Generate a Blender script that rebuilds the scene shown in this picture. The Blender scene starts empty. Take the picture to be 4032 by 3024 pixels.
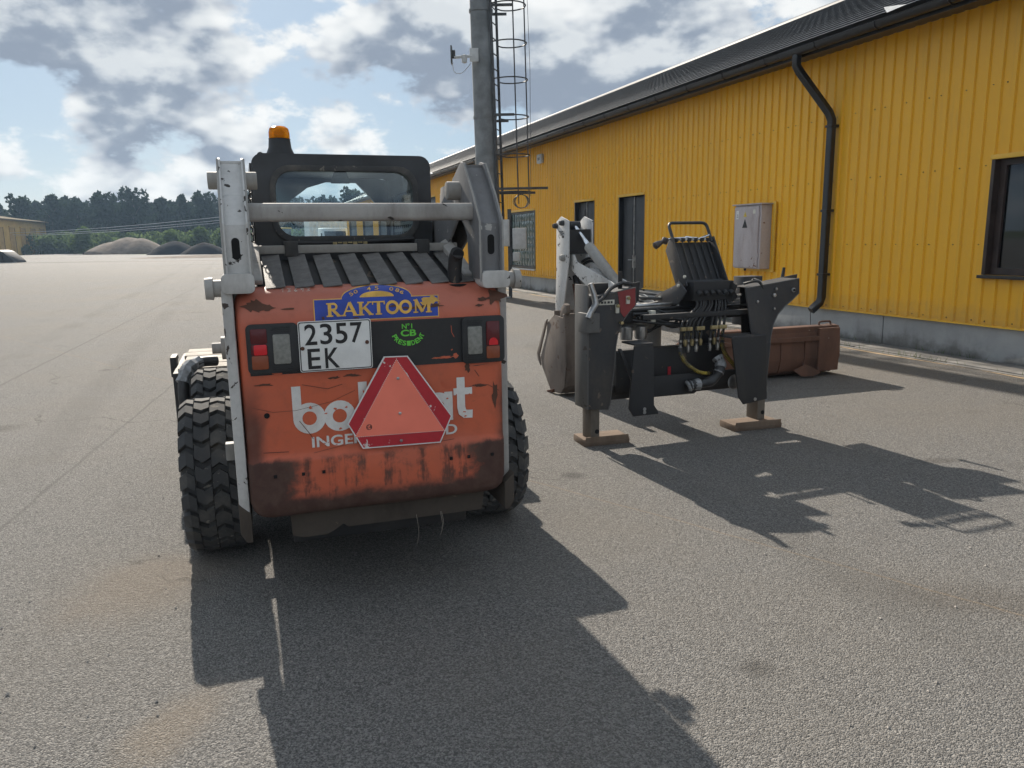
import bpy, bmesh, math, random
import numpy as np
from mathutils import Vector, Matrix

SC = bpy.context.scene
COL = SC.collection
R = math.radians
random.seed(7)
rng = np.random.default_rng(7)

# ------------------------------------------------------------------ camera
PITCH, ROLL = R(10.7), 0.016
fw = Vector((0, math.cos(PITCH), -math.sin(PITCH)))
r0 = Vector((1, 0, 0)); u0 = r0.cross(fw)
rt = r0 * math.cos(ROLL) - u0 * math.sin(ROLL)
up = u0 * math.cos(ROLL) + r0 * math.sin(ROLL)
cam = bpy.data.objects.new('camera', bpy.data.cameras.new('camera'))
COL.objects.link(cam)
cam.matrix_world = Matrix(((rt.x, up.x, -fw.x, 0), (rt.y, up.y, -fw.y, 0), (rt.z, up.z, -fw.z, 1.58), (0, 0, 0, 1)))
cam.data.sensor_width = 36; cam.data.lens = 27.04
cam.data.clip_start = 0.05; cam.data.clip_end = 6000
SC.camera = cam

# ------------------------------------------------------------------ light
SUN_AZ, SUN_EL = R(-23.0), R(31.0)
to_sun = Vector((math.sin(SUN_AZ) * math.cos(SUN_EL), math.cos(SUN_AZ) * math.cos(SUN_EL), math.sin(SUN_EL)))
sun = bpy.data.objects.new('sun', bpy.data.lights.new('sun', 'SUN'))
COL.objects.link(sun)
sun.data.energy = 3.4; sun.data.angle = R(0.6); sun.data.color = (1.0, 0.91, 0.79)
sun.rotation_mode = 'QUATERNION'; sun.rotation_quaternion = to_sun.to_track_quat('Z', 'Y')
sun.location = (-20, 40, 60)

W = bpy.data.worlds.new('World'); SC.world = W; W.use_nodes = True
nt = W.node_tree; nt.nodes.clear(); NN = nt.nodes.new; LK = nt.links.new
def M2(op, a, b=None, clamp=False, tree=None):
    t = tree or nt
    n = t.nodes.new('ShaderNodeMath'); n.operation = op; n.use_clamp = clamp
    for i, q in enumerate((a, b)):
        if q is None: continue
        if isinstance(q, (int, float)): n.inputs[i].default_value = q
        else: t.links.new(q, n.inputs[i])
    return n.outputs[0]
def mixc(f, a, b, tree=None):
    t = tree or nt
    n = t.nodes.new('ShaderNodeMix'); n.data_type = 'RGBA'
    for i, q in ((0, f), (6, a), (7, b)):
        if isinstance(q, (int, float)): n.inputs[i].default_value = q
        elif isinstance(q, (tuple, list)): n.inputs[i].default_value = (*q[:3], 1)
        else: t.links.new(q, n.inputs[i])
    return n.outputs[2]
def sstep(x, a, b, tree=None):
    t = tree or nt
    n = t.nodes.new('ShaderNodeMapRange'); n.interpolation_type = 'SMOOTHSTEP'
    t.links.new(x, n.inputs[0]); n.inputs[1].default_value = a; n.inputs[2].default_value = b
    return n.outputs[0]
sky = NN('ShaderNodeTexSky'); sky.sky_type = 'NISHITA'; sky.sun_disc = False
sky.sun_elevation = SUN_EL; sky.sun_rotation = SUN_AZ
sky.air_density = 1.0; sky.dust_density = 0.5; sky.ozone_density = 1.2
tc = NN('ShaderNodeTexCoord'); sx = NN('ShaderNodeSeparateXYZ'); LK(tc.outputs['Generated'], sx.inputs[0])
mpv = NN('ShaderNodeMapping'); LK(tc.outputs['Generated'], mpv.inputs[0]); mpv.inputs['Scale'].default_value = (1, 1, 1.75)
def wnoise(scale, detail, rough, dist, off=(0, 0, 0)):
    mp = NN('ShaderNodeMapping'); LK(mpv.outputs[0], mp.inputs[0]); mp.inputs['Location'].default_value = off
    n = NN('ShaderNodeTexNoise'); LK(mp.outputs[0], n.inputs[0])
    n.inputs['Scale'].default_value = scale; n.inputs['Detail'].default_value = detail
    n.inputs['Roughness'].default_value = rough; n.inputs['Distortion'].default_value = dist
    return n.outputs[0]
def wden(dz, det):
    return M2('ADD', M2('MULTIPLY', wnoise(4.5, det, 0.57, 0.0, (7.3, 2.2, 0.9 + dz)), 0.80), M2('MULTIPLY', n2, 0.30))
n2 = wnoise(1.6, 2, 0.5, 0.0, (1.0, 9.0, 2.0))
den = M2('ADD', wden(0.0, 9), M2('MULTIPLY', M2('SUBTRACT', wnoise(17, 5, 0.55, 0.0, (3, 8, 1)), 0.5), 0.10)); den_up = wden(0.05, 4)
alpha = sstep(den, 0.490, 0.540)
core = sstep(M2('ADD', M2('MULTIPLY', den, 0.35), M2('MULTIPLY', den_up, 0.65)), 0.505, 0.585)
lit = sstep(M2('SUBTRACT', den, den_up), -0.05, 0.06)
cl_white = mixc(lit, (6.2, 6.6, 7.1), (9.2, 9.3, 9.2))
cl_grey = mixc(lit, (2.7, 3.2, 4.0), (4.5, 5.1, 5.7))
cl = mixc(M2('MULTIPLY', core, M2('SUBTRACT', 1.15, M2('MULTIPLY', lit, 0.65)), True), cl_white, cl_grey)
skyc = mixc(0.75, sky.outputs[0], (3.7, 5.0, 6.4))
fin = mixc(M2('MULTIPLY', alpha, 0.95), skyc, cl)
bg = NN('ShaderNodeBackground'); LK(fin, bg.inputs[0]); bg.inputs[1].default_value = 0.050
wo = NN('ShaderNodeOutputWorld'); LK(bg.outputs[0], wo.inputs[0])

SC.view_settings.view_transform = 'Standard'; SC.view_settings.look = 'None'
SC.view_settings.gamma = 1.0; SC.view_settings.use_curve_mapping = False
SC.view_settings.exposure = 1.06
SC.render.engine = 'CYCLES'
SC.cycles.use_denoising = True
SC.cycles.max_bounces = 4; SC.cycles.diffuse_bounces = 3; SC.cycles.transparent_max_bounces = 8; SC.cycles.use_adaptive_sampling = True; SC.cycles.adaptive_threshold = 0.025
SC.cycles.sample_clamp_indirect = 6.0

# ------------------------------------------------------------------ materials
MATS = {}
def newmat(name):
    m = bpy.data.materials.new(name); m.use_nodes = True; MATS[name] = m
    t = m.node_tree; b = t.nodes['Principled BSDF']
    return m, t, b
def tnoise(t, scale, detail=4, rough=0.55, dist=0.0, vec=None, stretch=None, offs=None):
    if vec is None:
        vec = t.nodes.new('ShaderNodeTexCoord').outputs['Object']
    if stretch or offs:
        mp = t.nodes.new('ShaderNodeMapping'); t.links.new(vec, mp.inputs[0])
        if stretch: mp.inputs['Scale'].default_value = stretch
        if offs: mp.inputs['Location'].default_value = offs
        vec = mp.outputs[0]
    n = t.nodes.new('ShaderNodeTexNoise'); t.links.new(vec, n.inputs[0])
    n.inputs['Scale'].default_value = scale; n.inputs['Detail'].default_value = detail
    n.inputs['Roughness'].default_value = rough; n.inputs['Distortion'].default_value = dist
    return n.outputs[0]
def bump(t, b, h, strength=0.3, dist=0.01):
    n = t.nodes.new('ShaderNodeBump'); n.inputs['Strength'].default_value = strength; n.inputs['Distance'].default_value = dist
    t.links.new(h, n.inputs['Height']); t.links.new(n.outputs[0], b.inputs['Normal'])
def pm(name, col, rough=0.6, metal=0.0, var=0.25, vscale=6.0, bstr=0.08, bscale=60.0, spec=0.5):
    """painted or raw surface with mottled tone and fine relief"""
    m, t, b = newmat(name)
    n = tnoise(t, vscale, 6, 0.6)
    lo = tuple(c * (1 - var) for c in col); hi = tuple(min(1, c * (1 + var)) for c in col)
    t.links.new(mixc(sstep(n, 0.3, 0.7, t), lo, hi, t), b.inputs['Base Color'])
    b.inputs['Roughness'].default_value = rough; b.inputs['Metallic'].default_value = metal
    b.inputs['Specular IOR Level'].default_value = spec
    if bstr: bump(t, b, tnoise(t, bscale, 3), bstr, 0.004)
    return m
def worn(name, col, dirt=(0.05, 0.04, 0.032), chip=(0.03, 0.022, 0.018), dirt_amt=0.5, chip_t=0.68, dscale=3.0, cscale=11.0, rough=0.5, metal=0.0, streak=True, stretch=(1, 1, 0.35), edge=0.6):
    """chipped paint: grime in soft patches and streaks, hard-edged chips"""
    m, t, b = newmat(name)
    g = tnoise(t, dscale, 8, 0.65, 0.3, stretch=stretch if streak else None)
    c = mixc(M2('MULTIPLY', sstep(g, 0.42, 0.75, t), dirt_amt, tree=t), col, dirt, t)
    f = tnoise(t, 45, 4, 0.6)
    c = mixc(M2('MULTIPLY', sstep(f, 0.35, 0.75, t), 0.22, tree=t), c, tuple(x * 0.55 for x in col), t)
    ch = sstep(tnoise(t, cscale, 5, 0.55, 0.6, offs=(3, 1, 7)), chip_t, chip_t + 0.012, t)
    c = mixc(ch, c, chip, t)
    t.links.new(c, b.inputs['Base Color'])
    rr = M2('ADD', rough, M2('MULTIPLY', g, 0.25, tree=t), tree=t)
    t.links.new(rr, b.inputs['Roughness']); b.inputs['Metallic'].default_value = metal
    bump(t, b, M2('SUBTRACT', f, M2('MULTIPLY', ch, 1.0, tree=t), tree=t), 0.12, 0.004)
    return m
def glassmat(name, tint, rough=0.03, alpha=0.8):
    m, t, b = newmat(name)
    tr = t.nodes.new('ShaderNodeBsdfTransparent'); tr.inputs[0].default_value = (*tint, 1)
    gl = t.nodes.new('ShaderNodeBsdfGlossy'); gl.inputs[1].default_value = rough
    gl.inputs[0].default_value = (0.9, 0.95, 1, 1)
    fr = t.nodes.new('ShaderNodeFresnel'); fr.inputs[0].default_value = 1.5
    mx = t.nodes.new('ShaderNodeMixShader')
    t.links.new(M2('ADD', fr.outputs[0], 0.03, tree=t), mx.inputs[0]); t.links.new(tr.outputs[0], mx.inputs[1]); t.links.new(gl.outputs[0], mx.inputs[2])
    t.links.new(mx.outputs[0], t.nodes['Material Output'].inputs[0])
    return m

pm('black_paint', (0.030, 0.033, 0.038), 0.42, 0, 0.35, 5)
pm('black_plastic', (0.02, 0.021, 0.023), 0.5, 0, 0.3, 9)
worn('rubber', (0.052, 0.053, 0.055), (0.15, 0.138, 0.12), (0.18, 0.165, 0.14), 0.75, 0.66, 5, 30, 0.72, streak=False, edge=0.25)
pm('dark_void', (0.008, 0.008, 0.009), 0.9, 0, 0.1, 4, 0)  # near-black colour standing in for the shade inside holes and openings
pm('steel', (0.42, 0.42, 0.42), 0.32, 0.9, 0.3, 12)
pm('chrome', (0.75, 0.77, 0.8), 0.12, 1.0, 0.08, 8, 0)
worn('white_paint', (0.60, 0.595, 0.58), (0.16, 0.14, 0.12), (0.035, 0.028, 0.024), 0.55, 0.635, cscale=17)
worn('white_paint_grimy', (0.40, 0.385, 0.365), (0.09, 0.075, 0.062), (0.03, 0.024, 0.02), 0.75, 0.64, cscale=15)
worn('white_scuffed', (0.56, 0.55, 0.53), (0.14, 0.12, 0.10), (0.05, 0.035, 0.028), 0.75, 0.62, cscale=14, dscale=5)
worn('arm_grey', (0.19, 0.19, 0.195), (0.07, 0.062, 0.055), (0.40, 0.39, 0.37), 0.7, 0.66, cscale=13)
worn('grey_paint', (0.33, 0.32, 0.30), (0.07, 0.06, 0.05), (0.03, 0.025, 0.02), 0.6, 0.72)
worn('charcoal_paint', (0.040, 0.041, 0.045), (0.12, 0.10, 0.08), (0.15, 0.12, 0.095), 0.7, 0.65)
worn('charcoal_light', (0.13, 0.128, 0.125), (0.08, 0.07, 0.055), (0.06, 0.045, 0.035), 0.6, 0.66)
worn('black_worn', (0.022, 0.022, 0.024), (0.07, 0.06, 0.05), (0.12, 0.09, 0.065), 0.5, 0.67)
worn('rust_brown', (0.115, 0.052, 0.033), (0.055, 0.034, 0.026), (0.22, 0.13, 0.09), 0.8, 0.70, 4, 8, 0.75)
worn('dirty_steel', (0.075, 0.060, 0.048), (0.035, 0.028, 0.023), (0.13, 0.10, 0.075), 0.8, 0.66, 5, 10, 0.8)
worn('leg_steel', (0.16, 0.14, 0.115), (0.075, 0.055, 0.04), (0.05, 0.035, 0.025), 0.8, 0.70, 5, 14, 0.6)
worn('foot_rust', (0.20, 0.145, 0.105), (0.09, 0.06, 0.04), (0.36, 0.29, 0.22), 0.7, 0.68, 6, 10, 0.8)
worn('bucket_rust', (0.17, 0.085, 0.055), (0.07, 0.042, 0.032), (0.33, 0.26, 0.21), 0.8, 0.73, 3, 6, 0.78)
worn('backhoe_bucket', (0.19, 0.155, 0.13), (0.05, 0.04, 0.035), (0.10, 0.06, 0.04), 0.8, 0.66, 4, 8, 0.72)
worn('red_paint', (0.30, 0.045, 0.045), (0.06, 0.03, 0.03), (0.05, 0.03, 0.03), 0.5, 0.72)
pm('grille', (0.13, 0.125, 0.12), 0.65, 0, 0.25, 20, 0.5, 260)
pm('sticker_blue', (0.016, 0.05, 0.33), 0.38, 0, 0.2, 10)
pm('sticker_gold', (0.70, 0.40, 0.07), 0.4, 0, 0.22, 14)
worn('logo_white', (0.74, 0.72, 0.69), (0.42, 0.30, 0.22), (0.36, 0.10, 0.045), 0.5, 0.66, 6, 16)
pm('plate_white', (0.74, 0.74, 0.72), 0.4, 0, 0.07, 12)
pm('ink_black', (0.014, 0.014, 0.016), 0.45, 0, 0.2, 20)
pm('sticker_green', (0.14, 0.62, 0.06), 0.45, 0, 0.12, 20)
worn('reflex_red', (0.50, 0.022, 0.035), (0.34, 0.02, 0.03), (0.66, 0.62, 0.58), 0.4, 0.665, 6, 15, 0.3)
pm('reflex_orange', (0.97, 0.225, 0.15), 0.38, 0, 0.08, 4)
pm('lens_red_dark', (0.10, 0.008, 0.012), 0.18, 0, 0.15, 8, 0)
pm('lens_red', (0.70, 0.02, 0.03), 0.2, 0, 0.1, 10, 0)
pm('lens_amber', (0.24, 0.06, 0.025), 0.2, 0, 0.15, 8, 0)
pm('lens_clear', (0.22, 0.22, 0.20), 0.3, 0, 0.2, 60, 0.4, 220)
pm('tape', (0.24, 0.245, 0.25), 0.4, 0.3, 0.35, 16, 0.5, 40)
pm('hose', (0.03, 0.03, 0.031), 0.5, 0, 0.3, 20)
pm('brass', (0.36, 0.29, 0.15), 0.4, 0.6, 0.3, 30)
pm('wood', (0.34, 0.30, 0.25), 0.8, 0, 0.3, 9, 0.3, 60)
m, t, b = newmat('concrete')
zc = t.nodes.new('ShaderNodeSeparateXYZ'); t.links.new(t.nodes.new('ShaderNodeTexCoord').outputs['Object'], zc.inputs[0])
cn = tnoise(t, 1.4, 7, 0.65); cn2 = tnoise(t, 7, 5, 0.6, stretch=(1, 1, 0.3))
c = mixc(sstep(cn, 0.3, 0.7, t), (0.27, 0.275, 0.275), (0.36, 0.365, 0.36), t)
gr = sstep(M2('ADD', zc.outputs[2], M2('MULTIPLY', M2('SUBTRACT', cn, 0.5, tree=t), 0.8, tree=t), tree=t), 0.22, -0.02, t)
c = mixc(M2('MULTIPLY', gr, 0.75, tree=t), c, (0.085, 0.075, 0.062), t)
c = mixc(M2('MULTIPLY', sstep(cn2, 0.55, 0.8, t), 0.3, tree=t), c, (0.16, 0.15, 0.14), t)
t.links.new(c, b.inputs['Base Color']); b.inputs['Roughness'].default_value = 0.88; bump(t, b, tnoise(t, 60, 4), 0.25, 0.006)
pm('pavement_concrete', (0.21, 0.20, 0.185), 0.9, 0, 0.3, 2.0, 0.4, 60)
pm('roof_metal', (0.055, 0.06, 0.068), 0.5, 0.0, 0.18, 3)
pm('gutter_black', (0.014, 0.015, 0.017), 0.30, 0, 0.25, 4)
pm('door_dark', (0.035, 0.037, 0.04), 0.5, 0, 0.25, 4)
pm('brown_trim', (0.045, 0.03, 0.025), 0.5, 0, 0.3, 5)
worn('cabinet_paint', (0.52, 0.47, 0.47), (0.28, 0.20, 0.17), (0.19, 0.10, 0.07), 0.55, 0.67, 4, 9, 0.55)
pm('pole_steel', (0.20, 0.21, 0.215), 0.6, 0.2, 0.3, 2.2, 0.2, 40)
pm('ladder_steel', (0.07, 0.07, 0.072), 0.55, 0.3, 0.3, 8)
pm('plastic_grey', (0.52, 0.53, 0.53), 0.5, 0, 0.1, 8)
pm('shed_wall', (0.58, 0.375, 0.11), 0.85, 0, 0.12, 0.6)
pm('shed_panel', (0.44, 0.28, 0.10), 0.8, 0, 0.15, 0.8)
pm('shed_roof', (0.16, 0.125, 0.07), 0.95, 0, 0.12, 0.4, spec=0.1)
pm('gravel', (0.19, 0.155, 0.125), 0.95, 0, 0.25, 0.9, 0.8, 4, spec=0.15)
pm('black_heap', (0.016, 0.016, 0.019), 0.95, 0, 0.3, 0.8, 0.8, 4, spec=0.05)
pm('grass', (0.075, 0.10, 0.035), 0.95, 0, 0.4, 0.3, 0.6, 3)
pm('bark', (0.07, 0.055, 0.042), 0.9, 0, 0.3, 5)
pm('white_metal', (0.68, 0.69, 0.69), 0.45, 0, 0.07, 3)
pm('grey_roof', (0.42, 0.45, 0.47), 0.5, 0, 0.1, 1)
pm('machine_yellow', (0.62, 0.38, 0.03), 0.5, 0, 0.15, 4)
pm('wire', (0.55, 0.56, 0.57), 0.3, 0.8, 0.1, 4, 0)
pm('stone', (0.34, 0.31, 0.28), 0.9, 0, 0.4, 40)
pm('yellow_sleeve', (0.72, 0.52, 0.05), 0.5, 0, 0.4, 14)
pm('knob_brown', (0.06, 0.045, 0.04), 0.3, 0, 0.2, 14)
pm('label_cream', (0.62, 0.60, 0.52), 0.6, 0, 0.1, 20)
pm('warn_yellow', (0.72, 0.52, 0.05), 0.5, 0, 0.1, 20)
glassmat('cab_glass', (0.80, 0.90, 0.93))
glassmat('van_glass', (0.12, 0.14, 0.15))

# yellow cladding: dust streaks run down the sheets
m, t, b = newmat('yellow_cladding')
n = tnoise(t, 0.7, 6, 0.6, stretch=(1, 1, 0.25)); n_ = tnoise(t, 9, 4, 0.6, stretch=(1, 1, 0.1))
c = mixc(sstep(n, 0.3, 0.75, t), (0.93, 0.485, 0.014), (0.85, 0.45, 0.02), t)
c = mixc(M2('MULTIPLY', sstep(n_, 0.5, 0.8, t), 0.30, tree=t), c, (0.50, 0.29, 0.06), t)
rnd = t.nodes.new('ShaderNodeObjectInfo').outputs['Random']
c = mixc(M2('MULTIPLY', rnd, 0.16, tree=t), c, (0.52, 0.28, 0.04), t)
zc = t.nodes.new('ShaderNodeSeparateXYZ'); t.links.new(t.nodes.new('ShaderNodeTexCoord').outputs['Object'], zc.inputs[0])
mud = sstep(M2('ADD', zc.outputs[2], M2('MULTIPLY', M2('SUBTRACT', tnoise(t, 5, 5, 0.65), 0.5, tree=t), 0.5, tree=t), tree=t), 0.78, 0.42, t)
c = mixc(M2('MULTIPLY', mud, 0.35, tree=t), c, (0.28, 0.19, 0.10), t)
t.links.new(c, b.inputs['Base Color']); b.inputs['Roughness'].default_value = 0.42
bump(t, b, tnoise(t, 2.2, 3), 0.05, 0.02)
pm('yellow_trim', (0.78, 0.46, 0.05), 0.42, 0, 0.1, 3)

# glass blocks
m, t, b = newmat('glass_block')
c = mixc(tnoise(t, 3.0, 3, vec=t.nodes.new('ShaderNodeObjectInfo').outputs['Location']), (0.025, 0.05, 0.048), (0.085, 0.13, 0.12), t)
t.links.new(c, b.inputs['Base Color']); b.inputs['Roughness'].default_value = 0.12
bump(t, b, tnoise(t, 14, 2), 0.3, 0.02)

# amber beacon lens
m, t, b = newmat('beacon_amber')
b.inputs['Base Color'].default_value = (0.95, 0.33, 0.01, 1); b.inputs['Roughness'].default_value = 0.15
b.inputs['Transmission Weight'].default_value = 0.55; b.inputs['IOR'].default_value = 1.2
wv = t.nodes.new('ShaderNodeTexWave'); wv.bands_direction = 'Z'; wv.inputs['Scale'].default_value = 40
t.links.new(t.nodes.new('ShaderNodeTexCoord').outputs['Object'], wv.inputs[0]); bump(t, b, wv.outputs[0], 0.4, 0.004)

# foliage
def leafmat(name, a, c2, sss=0.35):
    m, t, b = newmat(name)
    oi = t.nodes.new('ShaderNodeTexCoord').outputs['Object']
    n = tnoise(t, 0.35, 3, vec=oi); n3 = tnoise(t, 3.0, 2, vec=oi)
    c = mixc(sstep(M2('ADD', M2('MULTIPLY', n, 0.6, tree=t), M2('MULTIPLY', n3, 0.4, tree=t), tree=t), 0.35, 0.65, t), a, c2, t)
    d = t.nodes.new('ShaderNodeBsdfDiffuse'); tl = t.nodes.new('ShaderNodeBsdfTranslucent'); mx = t.nodes.new('ShaderNodeMixShader')
    t.links.new(c, d.inputs[0]); t.links.new(c, tl.inputs[0]); mx.inputs[0].default_value = sss
    t.links.new(d.outputs[0], mx.inputs[1]); t.links.new(tl.outputs[0], mx.inputs[2]); t.links.new(mx.outputs[0], t.nodes['Material Output'].inputs[0])
leafmat('leaf_dark', (0.016, 0.030, 0.018), (0.034, 0.055, 0.026))
leafmat('leaf_mid', (0.06, 0.10, 0.035), (0.13, 0.18, 0.065), 0.5)

# asphalt: aggregate grain, dust patches, seams
m, t, b = newmat('asphalt')
oc = t.nodes.new('ShaderNodeTexCoord').outputs['Object']
vo = t.nodes.new('ShaderNodeTexVoronoi'); vo.inputs['Scale'].default_value = 185; t.links.new(oc, vo.inputs[0])
g1 = tnoise(t, 70, 3, 0.7, 0.6, vec=oc); g2 = tnoise(t, 260, 2, 0.6, vec=oc)
p1 = tnoise(t, 0.35, 6, 0.6, vec=oc); p2 = tnoise(t, 1.9, 5, 0.6, 0.5, vec=oc); p3 = tnoise(t, 0.05, 4, 0.55, vec=oc)
sxy = t.nodes.new('ShaderNodeSeparateXYZ'); t.links.new(vo.outputs['Color'], sxy.inputs[0])
c = mixc(sstep(sxy.outputs[0], 0.0, 1.0, t), (0.120, 0.117, 0.113), (0.325, 0.312, 0.292), t)
c = mixc(M2('MULTIPLY', sstep(g1, 0.40, 0.70, t), 0.6, tree=t), c, (0.07, 0.068, 0.067), t)
c = mixc(M2('MULTIPLY', sstep(g2, 0.62, 0.75, t), 0.5, tree=t), c, (0.46, 0.44, 0.40), t)
c = mixc(M2('MULTIPLY', sstep(p1, 0.40, 0.68, t), 0.35, tree=t), c, (0.22, 0.195, 0.16), t)
c = mixc(M2('MULTIPLY', sstep(p2, 0.55, 0.75, t), 0.25, tree=t), c, (0.11, 0.10, 0.095), t)
c = mixc(M2('MULTIPLY', sstep(p3, 0.5, 0.7, t), 0.3, tree=t), c, (0.24, 0.22, 0.195), t)
so = t.nodes.new('ShaderNodeSeparateXYZ'); t.links.new(oc, so.inputs[0])
def blob(cx, cy, r, rot=0, st=1.0):
    dx = M2('SUBTRACT', so.outputs[0], cx, tree=t); dy = M2('SUBTRACT', so.outputs[1], cy, tree=t)
    cs, sn = math.cos(rot), math.sin(rot)
    uu = M2('ADD', M2('MULTIPLY', dx, cs, tree=t), M2('MULTIPLY', dy, sn, tree=t), tree=t)
    vv = M2('MULTIPLY', M2('SUBTRACT', M2('MULTIPLY', dy, cs, tree=t), M2('MULTIPLY', dx, sn, tree=t), tree=t), st, tree=t)
    d = M2('SQRT', M2('ADD', M2('MULTIPLY', uu, uu, tree=t), M2('MULTIPLY', vv, vv, tree=t), tree=t), tree=t)
    d = M2('ADD', d, M2('MULTIPLY', M2('SUBTRACT', p2, 0.5, tree=t), r * 1.2, tree=t), tree=t)
    return sstep(d, r, r * 0.25, t)
for cx, cy, r_, rot, st, col_, am in ((-1.15, 2.3, 0.35, 1.3, 2.0, (0.27, 0.22, 0.165), 0.45), (-1.75, 3.4, 0.5, 0, 1, (0.24, 0.19, 0.14), 0.4),
        (2.05, 3.1, 0.7, -0.3, 3.0, (0.09, 0.072, 0.055), 0.3), (3.0, 5.2, 0.25, 0.2, 2.5, (0.07, 0.06, 0.05), 0.4), (0.9, 2.6, 0.10, 0, 1.2, (0.05, 0.046, 0.042), 0.45), (-2.2, 5.2, 0.16, 0, 1.4, (0.055, 0.05, 0.045), 0.5), (1.0, 7.6, 0.35, 0.2, 1.6, (0.05, 0.045, 0.042), 0.5), (0.4, 5.0, 0.12, 0, 1.2, (0.045, 0.042, 0.04), 0.5), (-4.6, 6.6, 0.3, 0.5, 1.5, (0.08, 0.07, 0.06), 0.45), (-3.4, 8.5, 0.4, 0.3, 2, (0.07, 0.064, 0.058), 0.4),
        (-44, 76, 10, 0.0, 5, (0.07, 0.056, 0.048), 0.85), (-31, 74, 12, 0.05, 9, (0.12, 0.09, 0.075), 0.8), (-22, 60, 9, 0.1, 10, (0.13, 0.115, 0.10), 0.6), (-60, 105, 14, 0.0, 8, (0.12, 0.10, 0.085), 0.6), (-14, 40, 6, 0.2, 12, (0.17, 0.155, 0.14), 0.5)):
    c = mixc(M2('MULTIPLY', blob(cx, cy, r_, rot, st), am, tree=t), c, col_, t)
def seam(x1, y1, x2, y2, w):
    L = math.hypot(x2 - x1, y2 - y1); nx, ny = -(y2 - y1) / L, (x2 - x1) / L
    d = M2('ADD', M2('ADD', M2('MULTIPLY', so.outputs[0], nx, tree=t), M2('MULTIPLY', so.outputs[1], ny, tree=t), tree=t), -(nx * x1 + ny * y1), tree=t)
    d = M2('ADD', d, M2('MULTIPLY', M2('SUBTRACT', p2, 0.5, tree=t), 0.05, tree=t), tree=t)
    return sstep(M2('ABSOLUTE', d, tree=t), w, w * 0.3, t)
for s_, col_, am in ((seam(1.62, 3.45, 2.35, 2.75, 0.012), (0.30, 0.22, 0.14), 0.35), (seam(-5, 14, -2.9, 4, 0.02), (0.09, 0.085, 0.08), 0.4), (seam(-12, 30, -6, 9, 0.03), (0.10, 0.09, 0.085), 0.4)):
    c = mixc(M2('MULTIPLY', s_, am, tree=t), c, col_, t)
for off_ in (-3.1, -1.5, 2.6, 4.1):
    x1, y1 = off_ * 0.95, off_ * 0.33
    trk = seam(x1, y1, x1 - 0.335, y1 + 0.942, 0.26)
    c = mixc(M2('MULTIPLY', M2('MULTIPLY', trk, sstep(p1, 0.38, 0.6, t), tree=t), 0.22, tree=t), c, (0.085, 0.08, 0.074), t)
ve = t.nodes.new('ShaderNodeTexVoronoi'); ve.feature = 'DISTANCE_TO_EDGE'; ve.inputs['Scale'].default_value = 0.33
wn = t.nodes.new('ShaderNodeTexNoise'); t.links.new(oc, wn.inputs[0]); wn.inputs['Scale'].default_value = 1.6; wn.inputs['Detail'].default_value = 8
wa = t.nodes.new('ShaderNodeVectorMath'); wa.operation = 'MULTIPLY_ADD'; t.links.new(wn.outputs['Color'], wa.inputs[0]); wa.inputs[1].default_value = (0.9, 0.9, 0.9); t.links.new(oc, wa.inputs[2]); t.links.new(wa.outputs[0], ve.inputs[0])
crk = M2('MULTIPLY', sstep(ve.outputs['Distance'], 0.0045, 0.001, t), sstep(p1, 0.48, 0.60, t), tree=t)
c = mixc(M2('MULTIPLY', crk, 0.5, tree=t), c, (0.035, 0.032, 0.03), t)
t.links.new(c, b.inputs['Base Color']); b.inputs['Roughness'].default_value = 0.85; b.inputs['Specular IOR Level'].default_value = 0.2
hh = M2('ADD', M2('MULTIPLY', vo.outputs['Distance'], -0.8, tree=t), M2('MULTIPLY', g1, 1.3, tree=t), tree=t)
bump(t, b, hh, 0.85, 0.010)

# tailgate: orange paint, caked dirt over the lower third
m, t, b = newmat('tailgate_orange')
oc = t.nodes.new('ShaderNodeTexCoord').outputs['Object']
so2 = t.nodes.new('ShaderNodeSeparateXYZ'); t.links.new(oc, so2.inputs[0])
z_ = so2.outputs[2]; x_ = so2.outputs[0]
big = tnoise(t, 2.6, 7, 0.65, 0.4, vec=oc); fn = tnoise(t, 14, 6, 0.65, 0.3, vec=oc); st = tnoise(t, 22, 5, 0.7, 0.3, vec=oc, stretch=(1, 1, 0.12)); hs = tnoise(t, 9, 5, 0.7, 0.5, vec=oc, stretch=(0.25, 1, 2.2))
c = mixc(sstep(big, 0.3, 0.7, t), (0.60, 0.122, 0.052), (0.52, 0.118, 0.06), t)
c = mixc(M2('MULTIPLY', sstep(z_, 1.20, 1.34, t), 0.65, tree=t), c, (0.42, 0.15, 0.105), t)
c = mixc(M2('MULTIPLY', sstep(fn, 0.45, 0.8, t), 0.35, tree=t), c, (0.26, 0.075, 0.04), t)
c = mixc(sstep(hs, 0.68, 0.70, t), c, (0.10, 0.045, 0.03), t)
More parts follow.
